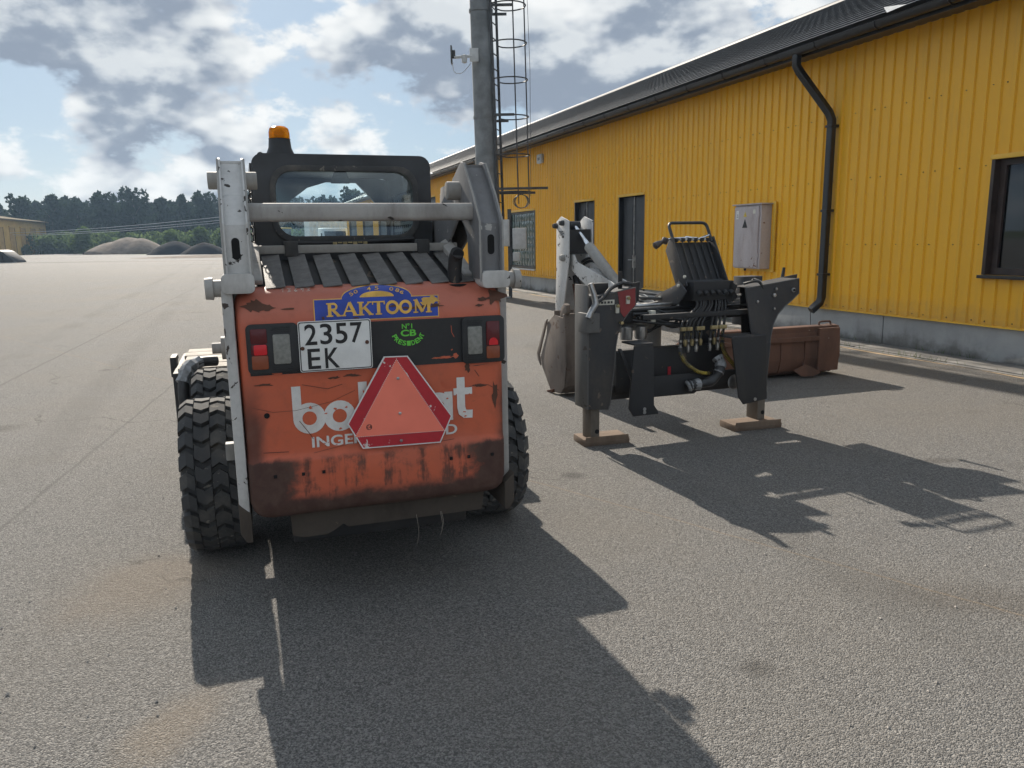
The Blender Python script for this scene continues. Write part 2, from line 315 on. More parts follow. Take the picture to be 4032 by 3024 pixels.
# dirt below 0.70
edge = M2('ADD', z_, M2('MULTIPLY', M2('SUBTRACT', fn, 0.5, tree=t), 0.05, tree=t), tree=t)
low = sstep(edge, 0.715, 0.690, t)
hold = M2('MULTIPLY', low, sstep(M2('ADD', M2('MULTIPLY', st, 0.55, tree=t), M2('MULTIPLY', fn, 0.45, tree=t), tree=t), 0.46, 0.60, t), tree=t)
strong = sstep(M2('ADD', edge, M2('MULTIPLY', M2('SUBTRACT', big, 0.5, tree=t), 0.16, tree=t), tree=t), 0.575, 0.515, t)
side = sstep(M2('ADD', M2('ABSOLUTE', x_, tree=t), M2('MULTIPLY', M2('SUBTRACT', big, 0.5, tree=t), 0.12, tree=t), tree=t), 0.47, 0.535, t)
side = M2('MULTIPLY', side, sstep(z_, 1.10, 0.85, t), tree=t)
lowside = M2('MULTIPLY', low, sstep(M2('ADD', M2('ABSOLUTE', x_, tree=t), M2('MULTIPLY', fn, 0.2, tree=t), tree=t), 0.43, 0.52, t), tree=t)
dm = M2('MAXIMUM', M2('MAXIMUM', M2('MULTIPLY', hold, 0.9, tree=t), strong, tree=t), M2('MAXIMUM', M2('MULTIPLY', side, 0.85, tree=t), lowside, tree=t), tree=t)
c = mixc(M2('MULTIPLY', dm, 0.93, tree=t), c, mixc(sstep(fn, 0.35, 0.75, t), (0.028, 0.023, 0.020), (0.072, 0.055, 0.043), t), t)
t.links.new(c, b.inputs['Base Color'])
t.links.new(M2('ADD', M2('MULTIPLY', dm, 0.35, tree=t), M2('ADD', 0.38, M2('MULTIPLY', fn, 0.15, tree=t), tree=t), tree=t), b.inputs['Roughness'])
bump(t, b, M2('ADD', M2('MULTIPLY', dm, 0.4, tree=t), fn, tree=t), 0.12, 0.006)
MT = lambda n: MATS[n]

# ------------------------------------------------------------------ mesh builder
class MB:
    def __init__(s): s.v = []; s.f = []
    def add(s, vs, fs):
        o = len(s.v); s.v += [tuple(p) for p in vs]; s.f += [tuple(i + o for i in q) for q in fs]; return s
    def hexa(s, p): return s.add(p, [(0, 3, 2, 1), (4, 5, 6, 7), (0, 1, 5, 4), (1, 2, 6, 5), (2, 3, 7, 6), (3, 0, 4, 7)])
    def box(s, x0, x1, y0, y1, z0, z1):
        return s.hexa([(x0, y0, z0), (x1, y0, z0), (x1, y1, z0), (x0, y1, z0), (x0, y0, z1), (x1, y0, z1), (x1, y1, z1), (x0, y1, z1)])
    def prism(s, pts, ax, a, b_):
        P = {'x': lambda p, q: (q, p[0], p[1]), 'y': lambda p, q: (p[0], q, p[1]), 'z': lambda p, q: (p[0], p[1], q)}[ax]
        n = len(pts); vs = [P(p, a) for p in pts] + [P(p, b_) for p in pts]
        return s.add(vs, [tuple(range(n)), tuple(range(2 * n - 1, n - 1, -1))] + [(i, i + n, (i + 1) % n + n, (i + 1) % n) for i in range(n)])
    def tube(s, path, r, n=10, closed=False, prof=None):
        P = [Vector(p) for p in path]; N = len(P); rs = r if isinstance(r, (list, tuple)) else [r] * N
        prof = prof or [(math.cos(2 * math.pi * k / n), math.sin(2 * math.pi * k / n)) for k in range(n)]
        n = len(prof); T = []
        for i in range(N):
            a = P[(i - 1) % N] if (closed or i > 0) else P[i]; c_ = P[(i + 1) % N] if (closed or i < N - 1) else P[i]
            T.append((c_ - a).normalized())
        ref = Vector((0, 0, 1)) if abs(T[0].z) < 0.9 else Vector((1, 0, 0))
        u = T[0].cross(ref).normalized(); vs = []
        for i in range(N):
            u = (u - T[i] * u.dot(T[i])).normalized(); w = T[i].cross(u)
            vs += [P[i] + (u * a + w * b_) * rs[i] for a, b_ in prof]
        fs = []
        for i in range(N if closed else N - 1):
            j = (i + 1) % N
            fs += [(i * n + k, i * n + (k + 1) % n, j * n + (k + 1) % n, j * n + k) for k in range(n)]
        if not closed: fs += [tuple(range(n - 1, -1, -1)), tuple((N - 1) * n + k for k in range(n))]
        return s.add(vs, fs)
    def cyl(s, a, b_, r, n=16): return s.tube([a, b_], r, n)
    def lathe(s, prof, c=(0, 0, 0), ax='z', n=24):
        vs = []; N = len(prof)
        for r_, h in prof:
            for k in range(n):
                a = 2 * math.pi * k / n; p, q = r_ * math.cos(a), r_ * math.sin(a)
                o = {'z': (p, q, h), 'x': (h, p, q), 'y': (q, h, p)}[ax]
                vs.append((c[0] + o[0], c[1] + o[1], c[2] + o[2]))
        fs = [(i * n + k, i * n + (k + 1) % n, (i + 1) * n + (k + 1) % n, (i + 1) * n + k) for i in range(N - 1) for k in range(n)]
        fs += [tuple(range(n - 1, -1, -1)), tuple((N - 1) * n + k for k in range(n))]
        return s.add(vs, fs)
    def grid(s, fn, nu, nv):
        vs = [fn(i / nu, j / nv) for j in range(nv + 1) for i in range(nu + 1)]
        return s.add(vs, [(j * (nu + 1) + i, j * (nu + 1) + i + 1, (j + 1) * (nu + 1) + i + 1, (j + 1) * (nu + 1) + i) for j in range(nv) for i in range(nu)])
    def mesh(s, name, mat, bev=0, smooth=True, ang=35, recalc=True):
        me = bpy.data.meshes.new(name); me.from_pydata(s.v, [], s.f)
        bm = bmesh.new(); bm.from_mesh(me)
        if recalc: bmesh.ops.recalc_face_normals(bm, faces=bm.faces)
        if bev:
            es = [e for e in bm.edges if len(e.link_faces) == 2 and e.calc_face_angle(0) > R(25)]
            bmesh.ops.bevel(bm, geom=es, offset=bev, segments=2, profile=0.6, affect='EDGES', clamp_overlap=True)
        bm.to_mesh(me); bm.free()
        if smooth:
            me.polygons.foreach_set('use_smooth', [True] * len(me.polygons)); me.set_sharp_from_angle(angle=R(ang))
        me.materials.append(MATS[mat]); return me
    def obj(s, name, mat, parent=None, bev=0, smooth=True, ang=35, recalc=True, label=None, kind=None):
        o = bpy.data.objects.new(name, s.mesh(name, mat, bev, smooth, ang, recalc)); COL.objects.link(o); o.parent = parent
        if label: o['label'] = label
        if kind: o['kind'] = kind
        return o
def B(*a): return MB().box(*a)
def tag(o, label=None, cat=None, group=None, kind=None):
    if label: o['label'] = label
    if cat: o['category'] = cat
    if group: o['group'] = group
    if kind: o['kind'] = kind
    return o
def thing(name, label, cat, loc=(0, 0, 0), rz=0, group=None):
    o = bpy.data.objects.new(name, None); COL.objects.link(o); o.location = loc; o.rotation_euler = (0, 0, rz)
    o.empty_display_size = 0.2
    return tag(o, label, cat, group)
def inst(name, me, parent=None, loc=(0, 0, 0), rot=(0, 0, 0), scale=(1, 1, 1)):
    o = bpy.data.objects.new(name, me); COL.objects.link(o); o.parent = parent; o.location = loc; o.rotation_euler = rot; o.scale = scale; return o
def arc(cx, cy, r_, a0, a1, n=6): return [(cx + r_ * math.cos(R(a0 + (a1 - a0) * k / n)), cy + r_ * math.sin(R(a0 + (a1 - a0) * k / n))) for k in range(n + 1)]
def rrect(x0, x1, y0, y1, r_, n=5):
    return arc(x1 - r_, y1 - r_, r_, 0, 90, n) + arc(x0 + r_, y1 - r_, r_, 90, 180, n) + arc(x0 + r_, y0 + r_, r_, 180, 270, n) + arc(x1 - r_, y0 + r_, r_, 270, 360, n)
def frame_ring(outer, inner, y0, y1):
    """ring between two equally long outlines in xz, thick along y"""
    n = len(outer); mb = MB()
    vs = [(p[0], y0, p[1]) for p in outer] + [(p[0], y0, p[1]) for p in inner] + [(p[0], y1, p[1]) for p in outer] + [(p[0], y1, p[1]) for p in inner]
    fs = []
    for i in range(n):
        j = (i + 1) % n
        fs += [(i, j, n + j, n + i), (2 * n + i, 3 * n + i, 3 * n + j, 2 * n + j), (i, 2 * n + i, 2 * n + j, j), (n + i, n + j, 3 * n + j, 3 * n + i)]
    return mb.add(vs, fs)
def smooth_path(pts, k=6):
    P = [Vector(p) for p in pts]; out = []
    for i in range(len(P) - 1):
        p0, p1, p2_, p3_ = P[max(i - 1, 0)], P[i], P[i + 1], P[min(i + 2, len(P) - 1)]
        for j in range(k):
            u = j / k; out.append(0.5 * ((2 * p1) + (p2_ - p0) * u + (2 * p0 - 5 * p1 + 4 * p2_ - p3_) * u * u + (3 * p1 - p0 - 3 * p2_ + p3_) * u ** 3))
    return out + [P[-1]]
def text_geo(s, x0, x1, z0, z1, bold=0.0, shear=0.0, spacing=1.0):
    cu = bpy.data.curves.new('t', 'FONT'); cu.body = s; cu.size = 1; cu.resolution_u = 5; cu.offset = bold; cu.shear = shear; cu.space_character = spacing
    o = bpy.data.objects.new('t', cu); COL.objects.link(o)
    me = bpy.data.meshes.new_from_object(o.evaluated_get(bpy.context.evaluated_depsgraph_get()))
    bpy.data.objects.remove(o); bpy.data.curves.remove(cu)
    vs = np.array([v.co[:2] for v in me.vertices]); fs = [tuple(p.vertices) for p in me.polygons]; bpy.data.meshes.remove(me)
    a, c_ = vs.min(0), vs.max(0); vs = (vs - a) / (c_ - a) * np.array([x1 - x0, z1 - z0]) + np.array([x0, z0])
    return [tuple(v) for v in vs], fs
def stroke(pts, w, closed=False):
    """flat ribbon along a 2D polyline with mitred joints"""
    n = len(pts); L, Rr = [], []
    for i in range(n):
        a = pts[(i - 1) % n] if (closed or i) else pts[i]; c_ = pts[(i + 1) % n] if (closed or i < n - 1) else pts[i]
        d1 = Vector((pts[i][0] - a[0], pts[i][1] - a[1])); d2 = Vector((c_[0] - pts[i][0], c_[1] - pts[i][1]))
        d1 = d1.normalized() if d1.length > 1e-9 else d2.normalized(); d2 = d2.normalized() if d2.length > 1e-9 else d1
        t_ = (d1 + d2).normalized(); nrm = Vector((-t_.y, t_.x)); k = min(2.0, 1 / max(0.4, nrm.dot(Vector((-d1.y, d1.x)))))
        L.append((pts[i][0] + nrm.x * w / 2 * k, pts[i][1] + nrm.y * w / 2 * k)); Rr.append((pts[i][0] - nrm.x * w / 2 * k, pts[i][1] - nrm.y * w / 2 * k))
    fs = [(i, n + i, n + (i + 1) % n, (i + 1) % n) for i in range(n if closed else n - 1)]
    return L + Rr, fs
def mapped(geos, fn):
    mb = MB()
    for k, (vs, fs) in enumerate(geos):
        mb.add([fn(p[0], p[1], k) for p in vs], fs)
    return mb

# ================================================================== SETTING
g = MB().add([(-3000, -3000, -0.02), (3000, -3000, -0.02), (3000, 3000, -0.02), (-3000, 3000, -0.02)], [(0, 1, 2, 3)]).obj('ground', 'grass', smooth=False)
tag(g, 'grassy ground around the asphalt yard', kind='structure')
yard = MB().add([(-160, -40, 0), (60, -40, 0), (60, 96, 0), (10, 104, 0), (-41, 112, 0), (-57, 124, 0), (-72, 137, 0), (-100, 168, 0), (-160, 190, 0)], [tuple(range(9))]).obj('asphalt_yard', 'asphalt', smooth=False)
tag(yard, 'worn grey asphalt yard', kind='structure')

BO = Vector((5.2602, 10.8253, 0)); BROT = R(109.6)
# concrete strip along the warehouse, slab by slab
strip = MB().box(-6, 53, 0.5, 0.56, -0.05, 0.012).obj('pavement', 'pavement_concrete', None)
strip.location = BO; strip.rotation_euler = (0, 0, BROT); tag(strip, 'narrow concrete pavement strip along the yellow wall', kind='structure')
slab = B(0.01, 1.49, 0.012, 0.497, -0.05, 0.03).mesh('slab', 'pavement_concrete', 0.006)
for i in range(38):
    inst('slab', slab, strip, (-6 + i * 1.5, 0, random.uniform(-0.006, 0.004)), (random.uniform(-0.008, 0.008), random.uniform(-0.003, 0.003), 0))
sand = MB()
for i in range(118):
    s0 = -6 + i * 0.5; w0 = 0.62 + 0.05 * math.sin(i * 1.3) + random.uniform(-0.02, 0.02)
    sand.v += [(s0, 0.563, 0.005), (s0, w0, 0.004)]
    if i: sand.f.append((2 * i - 2, 2 * i - 1, 2 * i + 1, 2 * i))
pm('sand', (0.36, 0.27, 0.17), 0.95, 0, 0.25, 8, 0.5, 80)
tag(sand.obj('sand_line', 'sand', strip), kind='stuff')

# ================================================================== WAREHOUSE (local x = along wall away from camera, y = out of wall)
wh = thing('warehouse', 'long yellow ribbed metal warehouse with dark tiled metal roof and concrete plinth', 'building', BO, BROT)
S0, S1 = -6.12, 53.1; ZT = 4.20; ZP = 0.455
OPEN = [(-4.3, -1.517, 1.06, 2.41), (6.834, 7.965, 0.03, 2.48), (9.35, 10.45, 0.03, 2.48), (13.40, 15.63, 0.665, 2.40),
        (22.66, 24.37, 0.03, 3.45), (25.26, 27.2, 0.03, 3.45), (31.0, 34.2, 0.03, 3.3), (36.2, 39.4, 0.03, 3.3), (41.4, 45.4, 0.03, 3.3), (48.3, 51.9, 0.03, 3.3)]
SHW, PITCHR = 1.26, 0.18
prof = []
for k in range(7):
    a = k * PITCHR
    prof += [(a, 0.0), (a + 0.116, 0.0), (a + 0.128, 0.025), (a + 0.166, 0.025)]
prof.append((SHW, 0.0))
def sheet_mb(so_, cut, zr=(0, 9)):
    mb = MB()
    P = [(p[0] + so_, p[1]) for p in prof]
    brk = sorted({q for o in OPEN for q in o[:2] if so_ < q < so_ + SHW})
    for q in brk:
        for i in range(len(P) - 1):
            if P[i][0] < q < P[i + 1][0]:
                f_ = (q - P[i][0]) / (P[i + 1][0] - P[i][0]); P.insert(i + 1, (q, P[i][1] + f_ * (P[i + 1][1] - P[i][1]))); break
    for i in range(len(P) - 1):
        mid = (P[i][0] + P[i + 1][0]) / 2; iv = [(ZP, ZT)]
        if cut:
            for o in OPEN:
                if o[0] < mid < o[1]:
                    iv = [q for a, c_ in iv for q in ((a, min(c_, o[2])), (max(a, o[3]), c_)) if q[1] - q[0] > 0.01]
        for a, c_ in iv:
            if not zr[0] < (a + c_) / 2 < zr[1]: continue
            mb.add([(P[i][0] - so_, P[i][1], a), (P[i + 1][0] - so_, P[i + 1][1], a), (P[i + 1][0] - so_, P[i + 1][1], c_), (P[i][0] - so_, P[i][1], c_)], [(0, 1, 2, 3)])
    return mb
plain = None; s_ = S0
while s_ < S1 - 0.1:
    cut = any(o[0] < s_ + SHW and o[1] > s_ for o in OPEN)
    full = [o for o in OPEN if o[0] <= s_ and o[1] >= s_ + SHW and o[2] > ZP]
    if full:
        inst('cladding_sheet', sheet_mb(s_, True, (0, full[0][2])).mesh('cladding_sheet', 'yellow_cladding', smooth=False, recalc=False), wh, (s_, 0.001, 0))
        me = sheet_mb(s_, True, (full[0][3], 9)).mesh('cladding_sheet', 'yellow_cladding', smooth=False, recalc=False)
    elif cut: me = sheet_mb(s_, True).mesh('cladding_sheet', 'yellow_cladding', smooth=False, recalc=False)
    else:
        plain = plain or sheet_mb(s_, False).mesh('cladding_sheet', 'yellow_cladding', smooth=False, recalc=False); me = plain
    inst('cladding_sheet', me, wh, (s_, random.uniform(0.0, 0.003), 0)); s_ += SHW
# screws
scr = MB()
for zq in (0.50, 1.42, 2.35, 3.27):
    k = 0; q = S0 + 0.06
    while q < 17:
        if not any(o[0] - .03 < q < o[1] + .03 and o[2] < zq < o[3] for o in OPEN):
            scr.box(q - 0.005, q + 0.005, 0.001, 0.010, zq - 0.005 + random.uniform(-.006, .002), zq + 0.005)
        q += PITCHR * (2 if k % 3 else 1); k += 1
scr.obj('screws', 'brown_trim', wh, kind='stuff')
# carcass behind the sheets: back wall, end walls, ridge
car = MB(); car.box(S0, S1, -0.9, -0.6, 0.0, 4.1); car.box(S0, S0 + 0.05, -12.5, -0.9, 0, 4.1); car.box(S1 - 0.05, S1, -12.5, -0.9, 0, 4.1)
car.obj('inner_wall', 'dark_void', wh)  # near-black sheet behind the openings, coloured to stand for the unlit interior
gab = MB()
for q in (S0 - 0.02, S1): gab.prism([(-0.02, 0.45), (-0.02, 4.15), (-6.2, 7.0), (-12.4, 4.15), (-12.4, 0.45)], 'x', q, q + 0.02)
gab.obj('gable_wall', 'yellow_cladding', wh, smooth=False)
# plinth panels with gaps for doors
def cuts(a, c_, z):
    iv = [(a, c_)]
    for o in OPEN:
        if o[2] < z: iv = [q for p, r_ in iv for q in ((p, min(r_, o[0])), (max(p, o[1]), r_)) if q[1] - q[0] > 0.02]
    return iv
j = -6.0
edges = [-6.0, 0.007, 4.6, 9.2, 13.83, 18.4, 23.0, 27.6, 32.2, 36.8, 41.4, 46.0, 50.6, 53.1]
for a, c_ in zip(edges, edges[1:]):
    for p, q in cuts(a + 0.006, c_ - 0.006, 0.3):
        B(p, q, -0.12, -0.004 + random.uniform(-.003, .003), -0.1, 0.436).obj('plinth_panel', 'concrete', wh, 0.006)
for p, q in cuts(S0, S1, 0.46):
    MB().prism([(0.0, 0.437), (0.045, 0.437), (0.045, 0.447), (0.012, 0.458), (0.0, 0.458)], 'x', p, q).obj('base_trim', 'yellow_trim', wh)
# openings: trims, reveals, doors, windows
for i, o in enumerate(OPEN):
    a, c_, z0, z1 = o
    B(a - 0.05, c_ + 0.05, 0.0, 0.045, z1, z1 + 0.055).obj('lintel_trim', 'yellow_trim', wh, 0.004)
    for p, q in ((a - 0.045, a), (c_, c_ + 0.045)): B(p, q, -0.12, 0.028, z0, z1).obj('jamb_trim', 'brown_trim' if i == 0 else 'gutter_black', wh, 0.004)
    if z0 < 0.1 and i > 2:
        w_ = (c_ - a); nseg = 4
        gp = B(a, c_, -0.14, -0.11, 0.02, z1).obj('gate', 'door_dark', wh)
        for k in range(nseg): B(a + 0.04, c_ - 0.04, -0.11, -0.085, z0 + 0.08 + k * (z1 - .1) / nseg, z0 + (k + 1) * (z1 - .1) / nseg).obj('panel', 'door_dark', gp, 0.008)
# window near the camera
wf = frame_ring(rrect(-4.3, -1.517, 1.06, 2.41, 0.01, 1), rrect(-4.22, -1.60, 1.14, 2.34, 0.01, 1), -0.13, -0.06).obj('window_frame', 'brown_trim', wh)
B(-4.36, -1.47, -0.06, 0.10, 1.02, 1.058).obj('sill', 'gutter_black', wf, 0.005)
B(-4.22, -1.60, -0.105, -0.095, 1.14, 2.34).obj('pane', 'van_glass', wf); B(-2.55, -2.47, -0.125, -0.062, 1.14, 2.34).obj('mullion', 'brown_trim', wf)
# doors
for a, c_ in ((6.834, 7.965), (9.35, 10.45)):
    mid = (a + c_) / 2
    for p, q in ((a + 0.02, mid - 0.012), (mid + 0.012, c_ - 0.02)):
        d = B(p, q, -0.11, -0.07, 0.03, 2.46).obj('door_leaf', 'door_dark', wh, 0.004)
        B(p + 0.09, q - 0.09, -0.07, -0.06, 0.25, 2.3).obj('panel', 'door_dark', d, 0.006)
        hx = q - 0.045 if q < mid else p + 0.045
        hd = MB(); hd.box(hx - 0.018, hx + 0.018, -0.07, -0.058, 0.88, 1.16); hd.tube([(hx, -0.06, 1.06), (hx, -0.01, 1.06), (hx + (-.12 if q < mid else .12), -0.01, 1.06)], 0.01, 8)
        hd.obj('handle', 'steel', d)
    B(mid - 0.012, mid + 0.012, -0.115, -0.05, 0.03, 2.46).obj('door_edge', 'steel', wh)
# glass block window
gw = frame_ring(rrect(13.40, 15.63, 0.665, 2.40, 0.005, 1), rrect(13.46, 15.57, 0.73, 2.34, 0.005, 1), -0.12, -0.02).obj('window_frame', 'gutter_black', wh)
B(13.36, 15.68, -0.02, 0.07, 0.62, 0.662).obj('sill', 'plastic_grey', gw, 0.004)
gbm = B(-0.112, 0.112, -0.04, 0.0, -0.112, 0.112).mesh('glass_block', 'glass_block', 0.006)
for i in range(9):
    for k in range(7): inst('glass_block', gbm, gw, (13.46 + 0.117 + i * 0.2345, -0.045 + random.uniform(-.004, .004), 0.73 + 0.115 + k * 0.23), (random.uniform(-.03, .03), 0, random.uniform(-.03, .03)))
# eave: soffit, gutter, brackets, downpipe
B(S0, S1, -0.02, 0.44, 4.201, 4.225).obj('soffit', 'gutter_black', wh)
B(S0, S1, 0.44, 0.465, 4.13, 4.30).obj('fascia', 'gutter_black', wh)
gp = [(0.075 * math.cos(R(a)), 0.075 * math.sin(R(a))) for a in range(180, 361, 15)] + [(0.083, 0.008), (0.075, 0.012)] + [(0.066 * math.cos(R(a)), 0.066 * math.sin(R(a))) for a in range(360, 179, -20)]
for a, c_ in zip(np.arange(S0, S1, 3.95), np.arange(S0, S1, 3.95) + 3.93):
    dz = random.uniform(-0.012, 0.008); mb = MB(); n = len(gp)
    for q, e in ((a, dz), (min(c_, S1), dz + random.uniform(-0.012, 0.012))): mb.v += [(q, 0.545 + p[0], 4.235 + p[1] + e) for p in gp]
    mb.f = [(i, (i + 1) % n, n + (i + 1) % n, n + i) for i in range(n)] + [tuple(range(n)), tuple(range(2 * n - 1, n - 1, -1))]
    mb.obj('gutter', 'gutter_black', wh)
brk = MB().tube([(0, 0.47, 4.26), (0, 0.475, 4.17), (0, 0.545, 4.148), (0, 0.615, 4.18), (0, 0.632, 4.25)], 0.008, 6).mesh('gutter_bracket', 'gutter_black')
for i in range(54): inst('gutter_bracket', brk, wh, (-5.6 + i * 1.1, 0, 0))
sq = [(1, 0.75), (0.75, 1), (-0.75, 1), (-1, 0.75), (-1, -0.75), (-0.75, -1), (0.75, -1), (1, -0.75)]
MB().tube([(1.44, 0.54, 4.20), (1.44, 0.54, 4.02), (1.42, 0.49, 3.93), (1.16, 0.14, 3.33), (1.13, 0.11, 3.22), (1.13, 0.11, 3.1), (1.13, 0.11, 0.62), (1.14, 0.13, 0.54), (1.16, 0.27, 0.42)], 0.052, prof=sq).obj('downpipe', 'gutter_black', wh, ang=40)
for zq in (3.12, 1.9, 0.95): B(1.065, 1.195, -0.01, 0.17, zq, zq + 0.035).obj('pipe_clip', 'gutter_black', wh, 0.004)
MB().tube(smooth_path([(1.17, 0.27, 0.40), (1.17, 0.25, 0.2), (1.18, 0.2, 0.03)]), 0.006, 6).obj('earth_wire', 'ladder_steel', wh)
# roof sheets: stepped metal tile
RL = 7.35; RA = math.atan2(7.13 - 4.30, 6.5); NST = 21
def rooffn(u, v):
    k = v * NST; st_ = (k - math.floor(k - 1e-9)) if v > 0 else 0.0
    w = 0.012 * math.cos(2 * math.pi * u * 6)
    d = v * RL
    y = 0.52 - d * math.cos(RA); z = 4.315 + d * math.sin(RA) + w + 0.02 * (1 - st_)
    return (u * 1.1, y, z)
mb = MB(); NUW = 24
for k in range(NST):
    for e in (0, 1):
        d = (k + e) * RL / NST
        for i in range(NUW + 1):
            u = i / NUW; w = 0.0012 * math.cos(2 * math.pi * u * 6)
            mb.v.append((u * 1.1, 0.52 - d * math.cos(RA) + (0.01 if e == 0 else 0), 4.312 + d * math.sin(RA) + w + (0.026 if e == 0 else 0.006)))
for r_ in range(2 * NST - 1):
    for i in range(NUW):
        q = r_ * (NUW + 1) + i; mb.f.append((q, q + 1, q + NUW + 2, q + NUW + 1))
rme = mb.mesh('roof_sheet', 'roof_metal', ang=25)
for i in range(54): inst('roof_sheet', rme, wh, (S0 - 0.2 + i * 1.1, 0, 0))
rb = MB().add([(S0 - 0.2, -6.3, 7.13), (S1 + 0.2, -6.3, 7.13), (S1 + 0.2, -12.9, 4.2), (S0 - 0.2, -12.9, 4.2)], [(0, 1, 2, 3)])
rb.obj('back_slope', 'roof_metal', wh, smooth=False)
MB().tube([(S0 - 0.2, -6.27, 7.25), (S1 + 0.2, -6.27, 7.25)], 0.10, 10).obj('ridge_cap', 'roof_metal', wh)
ds = MB().box(1.0, 1.06, -0.02, 0.25, 0, 0.02)
tornbit = MB().add([(-0.55, 0.56, 4.33), (-0.28, 0.60, 4.30), (-0.10, 0.48, 4.42), (-0.2, 0.40, 4.42)], [(0, 1, 2, 3)]).obj('torn_flashing', 'plastic_grey', wh)

# electrical cabinet set into the wall
cabn = thing('electrical_cabinet', 'rust stained pale metal electrical cabinet mounted on the yellow wall', 'cabinet', BO, BROT)
B(2.50, 3.21, 0.024, 0.235, 1.01, 2.075).obj('body', 'cabinet_paint', cabn, 0.01)
dr = B(2.545, 3.20, 0.237, 0.262, 1.03, 2.05).obj('door', 'cabinet_paint', cabn, 0.006)
B(2.46, 3.26, 0.024, 0.275, 2.078, 2.10).obj('rain_hood', 'cabinet_paint', cabn, 0.004)
tri = MB().prism([(2.83, 1.70), (2.97, 1.70), (2.90, 1.85)], 'y', 0.263, 0.265); tri.obj('black_triangle', 'ink_black', dr)
tri = MB().prism([(2.855, 1.885), (2.945, 1.885), (2.90, 1.97)], 'y', 0.263, 0.265); tri.obj('warning_sign', 'warn_yellow', dr)
bolt = MB().add([(2.893, 0.266, 1.945), (2.905, 0.266, 1.92), (2.897, 0.266, 1.92), (2.905, 0.266, 1.895), (2.893, 0.266, 1.915), (2.9, 0.266, 1.915)], [(0, 1, 2), (2, 1, 5), (3, 4, 5)]); bolt.obj('bolt_mark', 'ink_black', dr)
B(3.08, 3.15, 0.263, 0.265, 1.85, 1.99).obj('label_card', 'plate_white', dr)
lc = MB()
for k in range(4): lc.box(3.09 + 0.008 * k, 3.13 - 0.004 * k, 0.2655, 0.2665, 1.88 + k * 0.025, 1.888 + k * 0.025)
lc.obj('print', 'ink_black', dr)
B(2.62, 2.69, 0.263, 0.265, 1.93, 2.0).obj('label_card', 'label_cream', dr)
hg = MB()
for z in (1.2, 1.88): hg.cyl((2.54, 0.25, z), (2.54, 0.25, z + 0.08), 0.012, 8)
hg.obj('hinge', 'cabinet_paint', dr)
fr = MB(); fr.box(2.40, 3.31, 0.023, 0.04, 0.96, 1.0); fr.box(2.38, 2.44, 0.023, 0.05, 0.96, 2.12)
fr.obj('flashing', 'yellow_trim', cabn, 0.003)
MB().lathe([(0.004, -0.05), (0.02, -0.04), (0.026, 0)], (3.0, 0.15, 1.01)).obj('cable_gland', 'gutter_black', cabn)
# alarm box
al = thing('alarm_siren', 'small white square alarm box high on the yellow wall under the eave', 'alarm', BO, BROT)
MB().prism([(p[0], p[1]) for p in rrect(12.62, 12.98, 3.69, 3.94, 0.04)], 'y', 0.024, 0.10).obj('case', 'plastic_grey', al, 0.008)
MB().prism([(p[0], p[1]) for p in rrect(12.70, 12.90, 3.74, 3.88, 0.02)], 'y', 0.101, 0.108).obj('front_panel', 'label_cream', al)
lc = MB()
for k in range(3): lc.box(12.73 + k * 0.055, 12.765 + k * 0.055, 0.109, 0.110, 3.77, 3.85)
lc.obj('print', 'ink_black', al)

# ================================================================== POLE WITH CAGED LADDER
po = thing('light_pole', 'tall grey steel pole with caged ladder standing before the yellow warehouse', 'pole', (-0.501, 21.3, -0.40)); po.scale = (1.253,) * 3
LX = lambda z: -0.019 * z
MB().tube([(LX(0), 0, 0), (LX(2), 0, 2), (LX(4.12), 0, 4.12), (LX(6.3), 0, 6.3), (LX(9), 0, 9.5)], [0.262, 0.248, 0.238, 0.228, 0.215], 28).obj('shaft', 'pole_steel', po)
for z in (4.12, 6.22): MB().tube([(LX(z), 0, z - 0.05), (LX(z), 0, z)], [0.247, 0.251], 28).obj('collar', 'pole_steel', po)
B(-0.4, 0.4, -0.4, 0.4, 0.32, 0.345).obj('base_plate', 'pole_steel', po)
LA, LB = (0.19, -0.2), (0.30, 0.2)
for p in (LA, LB): MB().tube([(p[0] + LX(z) * 0.9, p[1], z) for z in (1.85, 5, 9.3)], 0.028, 8).obj('ladder_rail', 'ladder_steel', po)
rg = MB().cyl((0, 0, 0), (LB[0] - LA[0], LB[1] - LA[1], 0), 0.012, 8).mesh('rung', 'ladder_steel')
for k in range(25): z = 2.05 + k * 0.3; inst('rung', rg, po, (LA[0] + LX(z) * 0.9, LA[1], z))
hp = [(LA[0], LA[1], 0)] + [(0.55 + 0.36 * math.cos(R(a)) , 0.0 + 0.36 * math.sin(R(a)), 0) for a in range(-125, 126, 14)] + [(LB[0], LB[1], 0)]
hme = MB().tube(hp, 0.014, 6).mesh('hoop', 'ladder_steel')
for z in (2.56, 3.32, 4.10, 4.84, 5.56, 6.29, 7.0, 7.75, 8.5): inst('hoop', hme, po, (LX(z) * 0.9, 0, z))
for a in (-75, -25, 25, 75):
    MB().tube([(0.55 + 0.36 * math.cos(R(a)) + LX(z) * 0.9, 0.36 * math.sin(R(a)), z) for z in (2.3 if a < 0 else 2.5, 5, 9)], 0.011, 6).obj('cage_bar', 'ladder_steel', po)
for z, e in ((2.62, 1.28), (4.12, 0.62), (6.25, 0.66), (8.2, 0.6)):
    B(0.2 + LX(z), e + LX(z), -0.22, -0.18, z - 0.02, z + 0.03).obj('bracket', 'ladder_steel', po); B(0.2 + LX(z), e * 0.8 + LX(z), 0.18, 0.22, z - 0.09, z - 0.04).obj('bracket', 'ladder_steel', po)
MB().tube([(0.86, -0.36, 2.45), (0.87, -0.36, 5.0), (0.82, -0.34, 6.6)], 0.005, 5).obj('cable', 'ladder_steel', po)
co = []
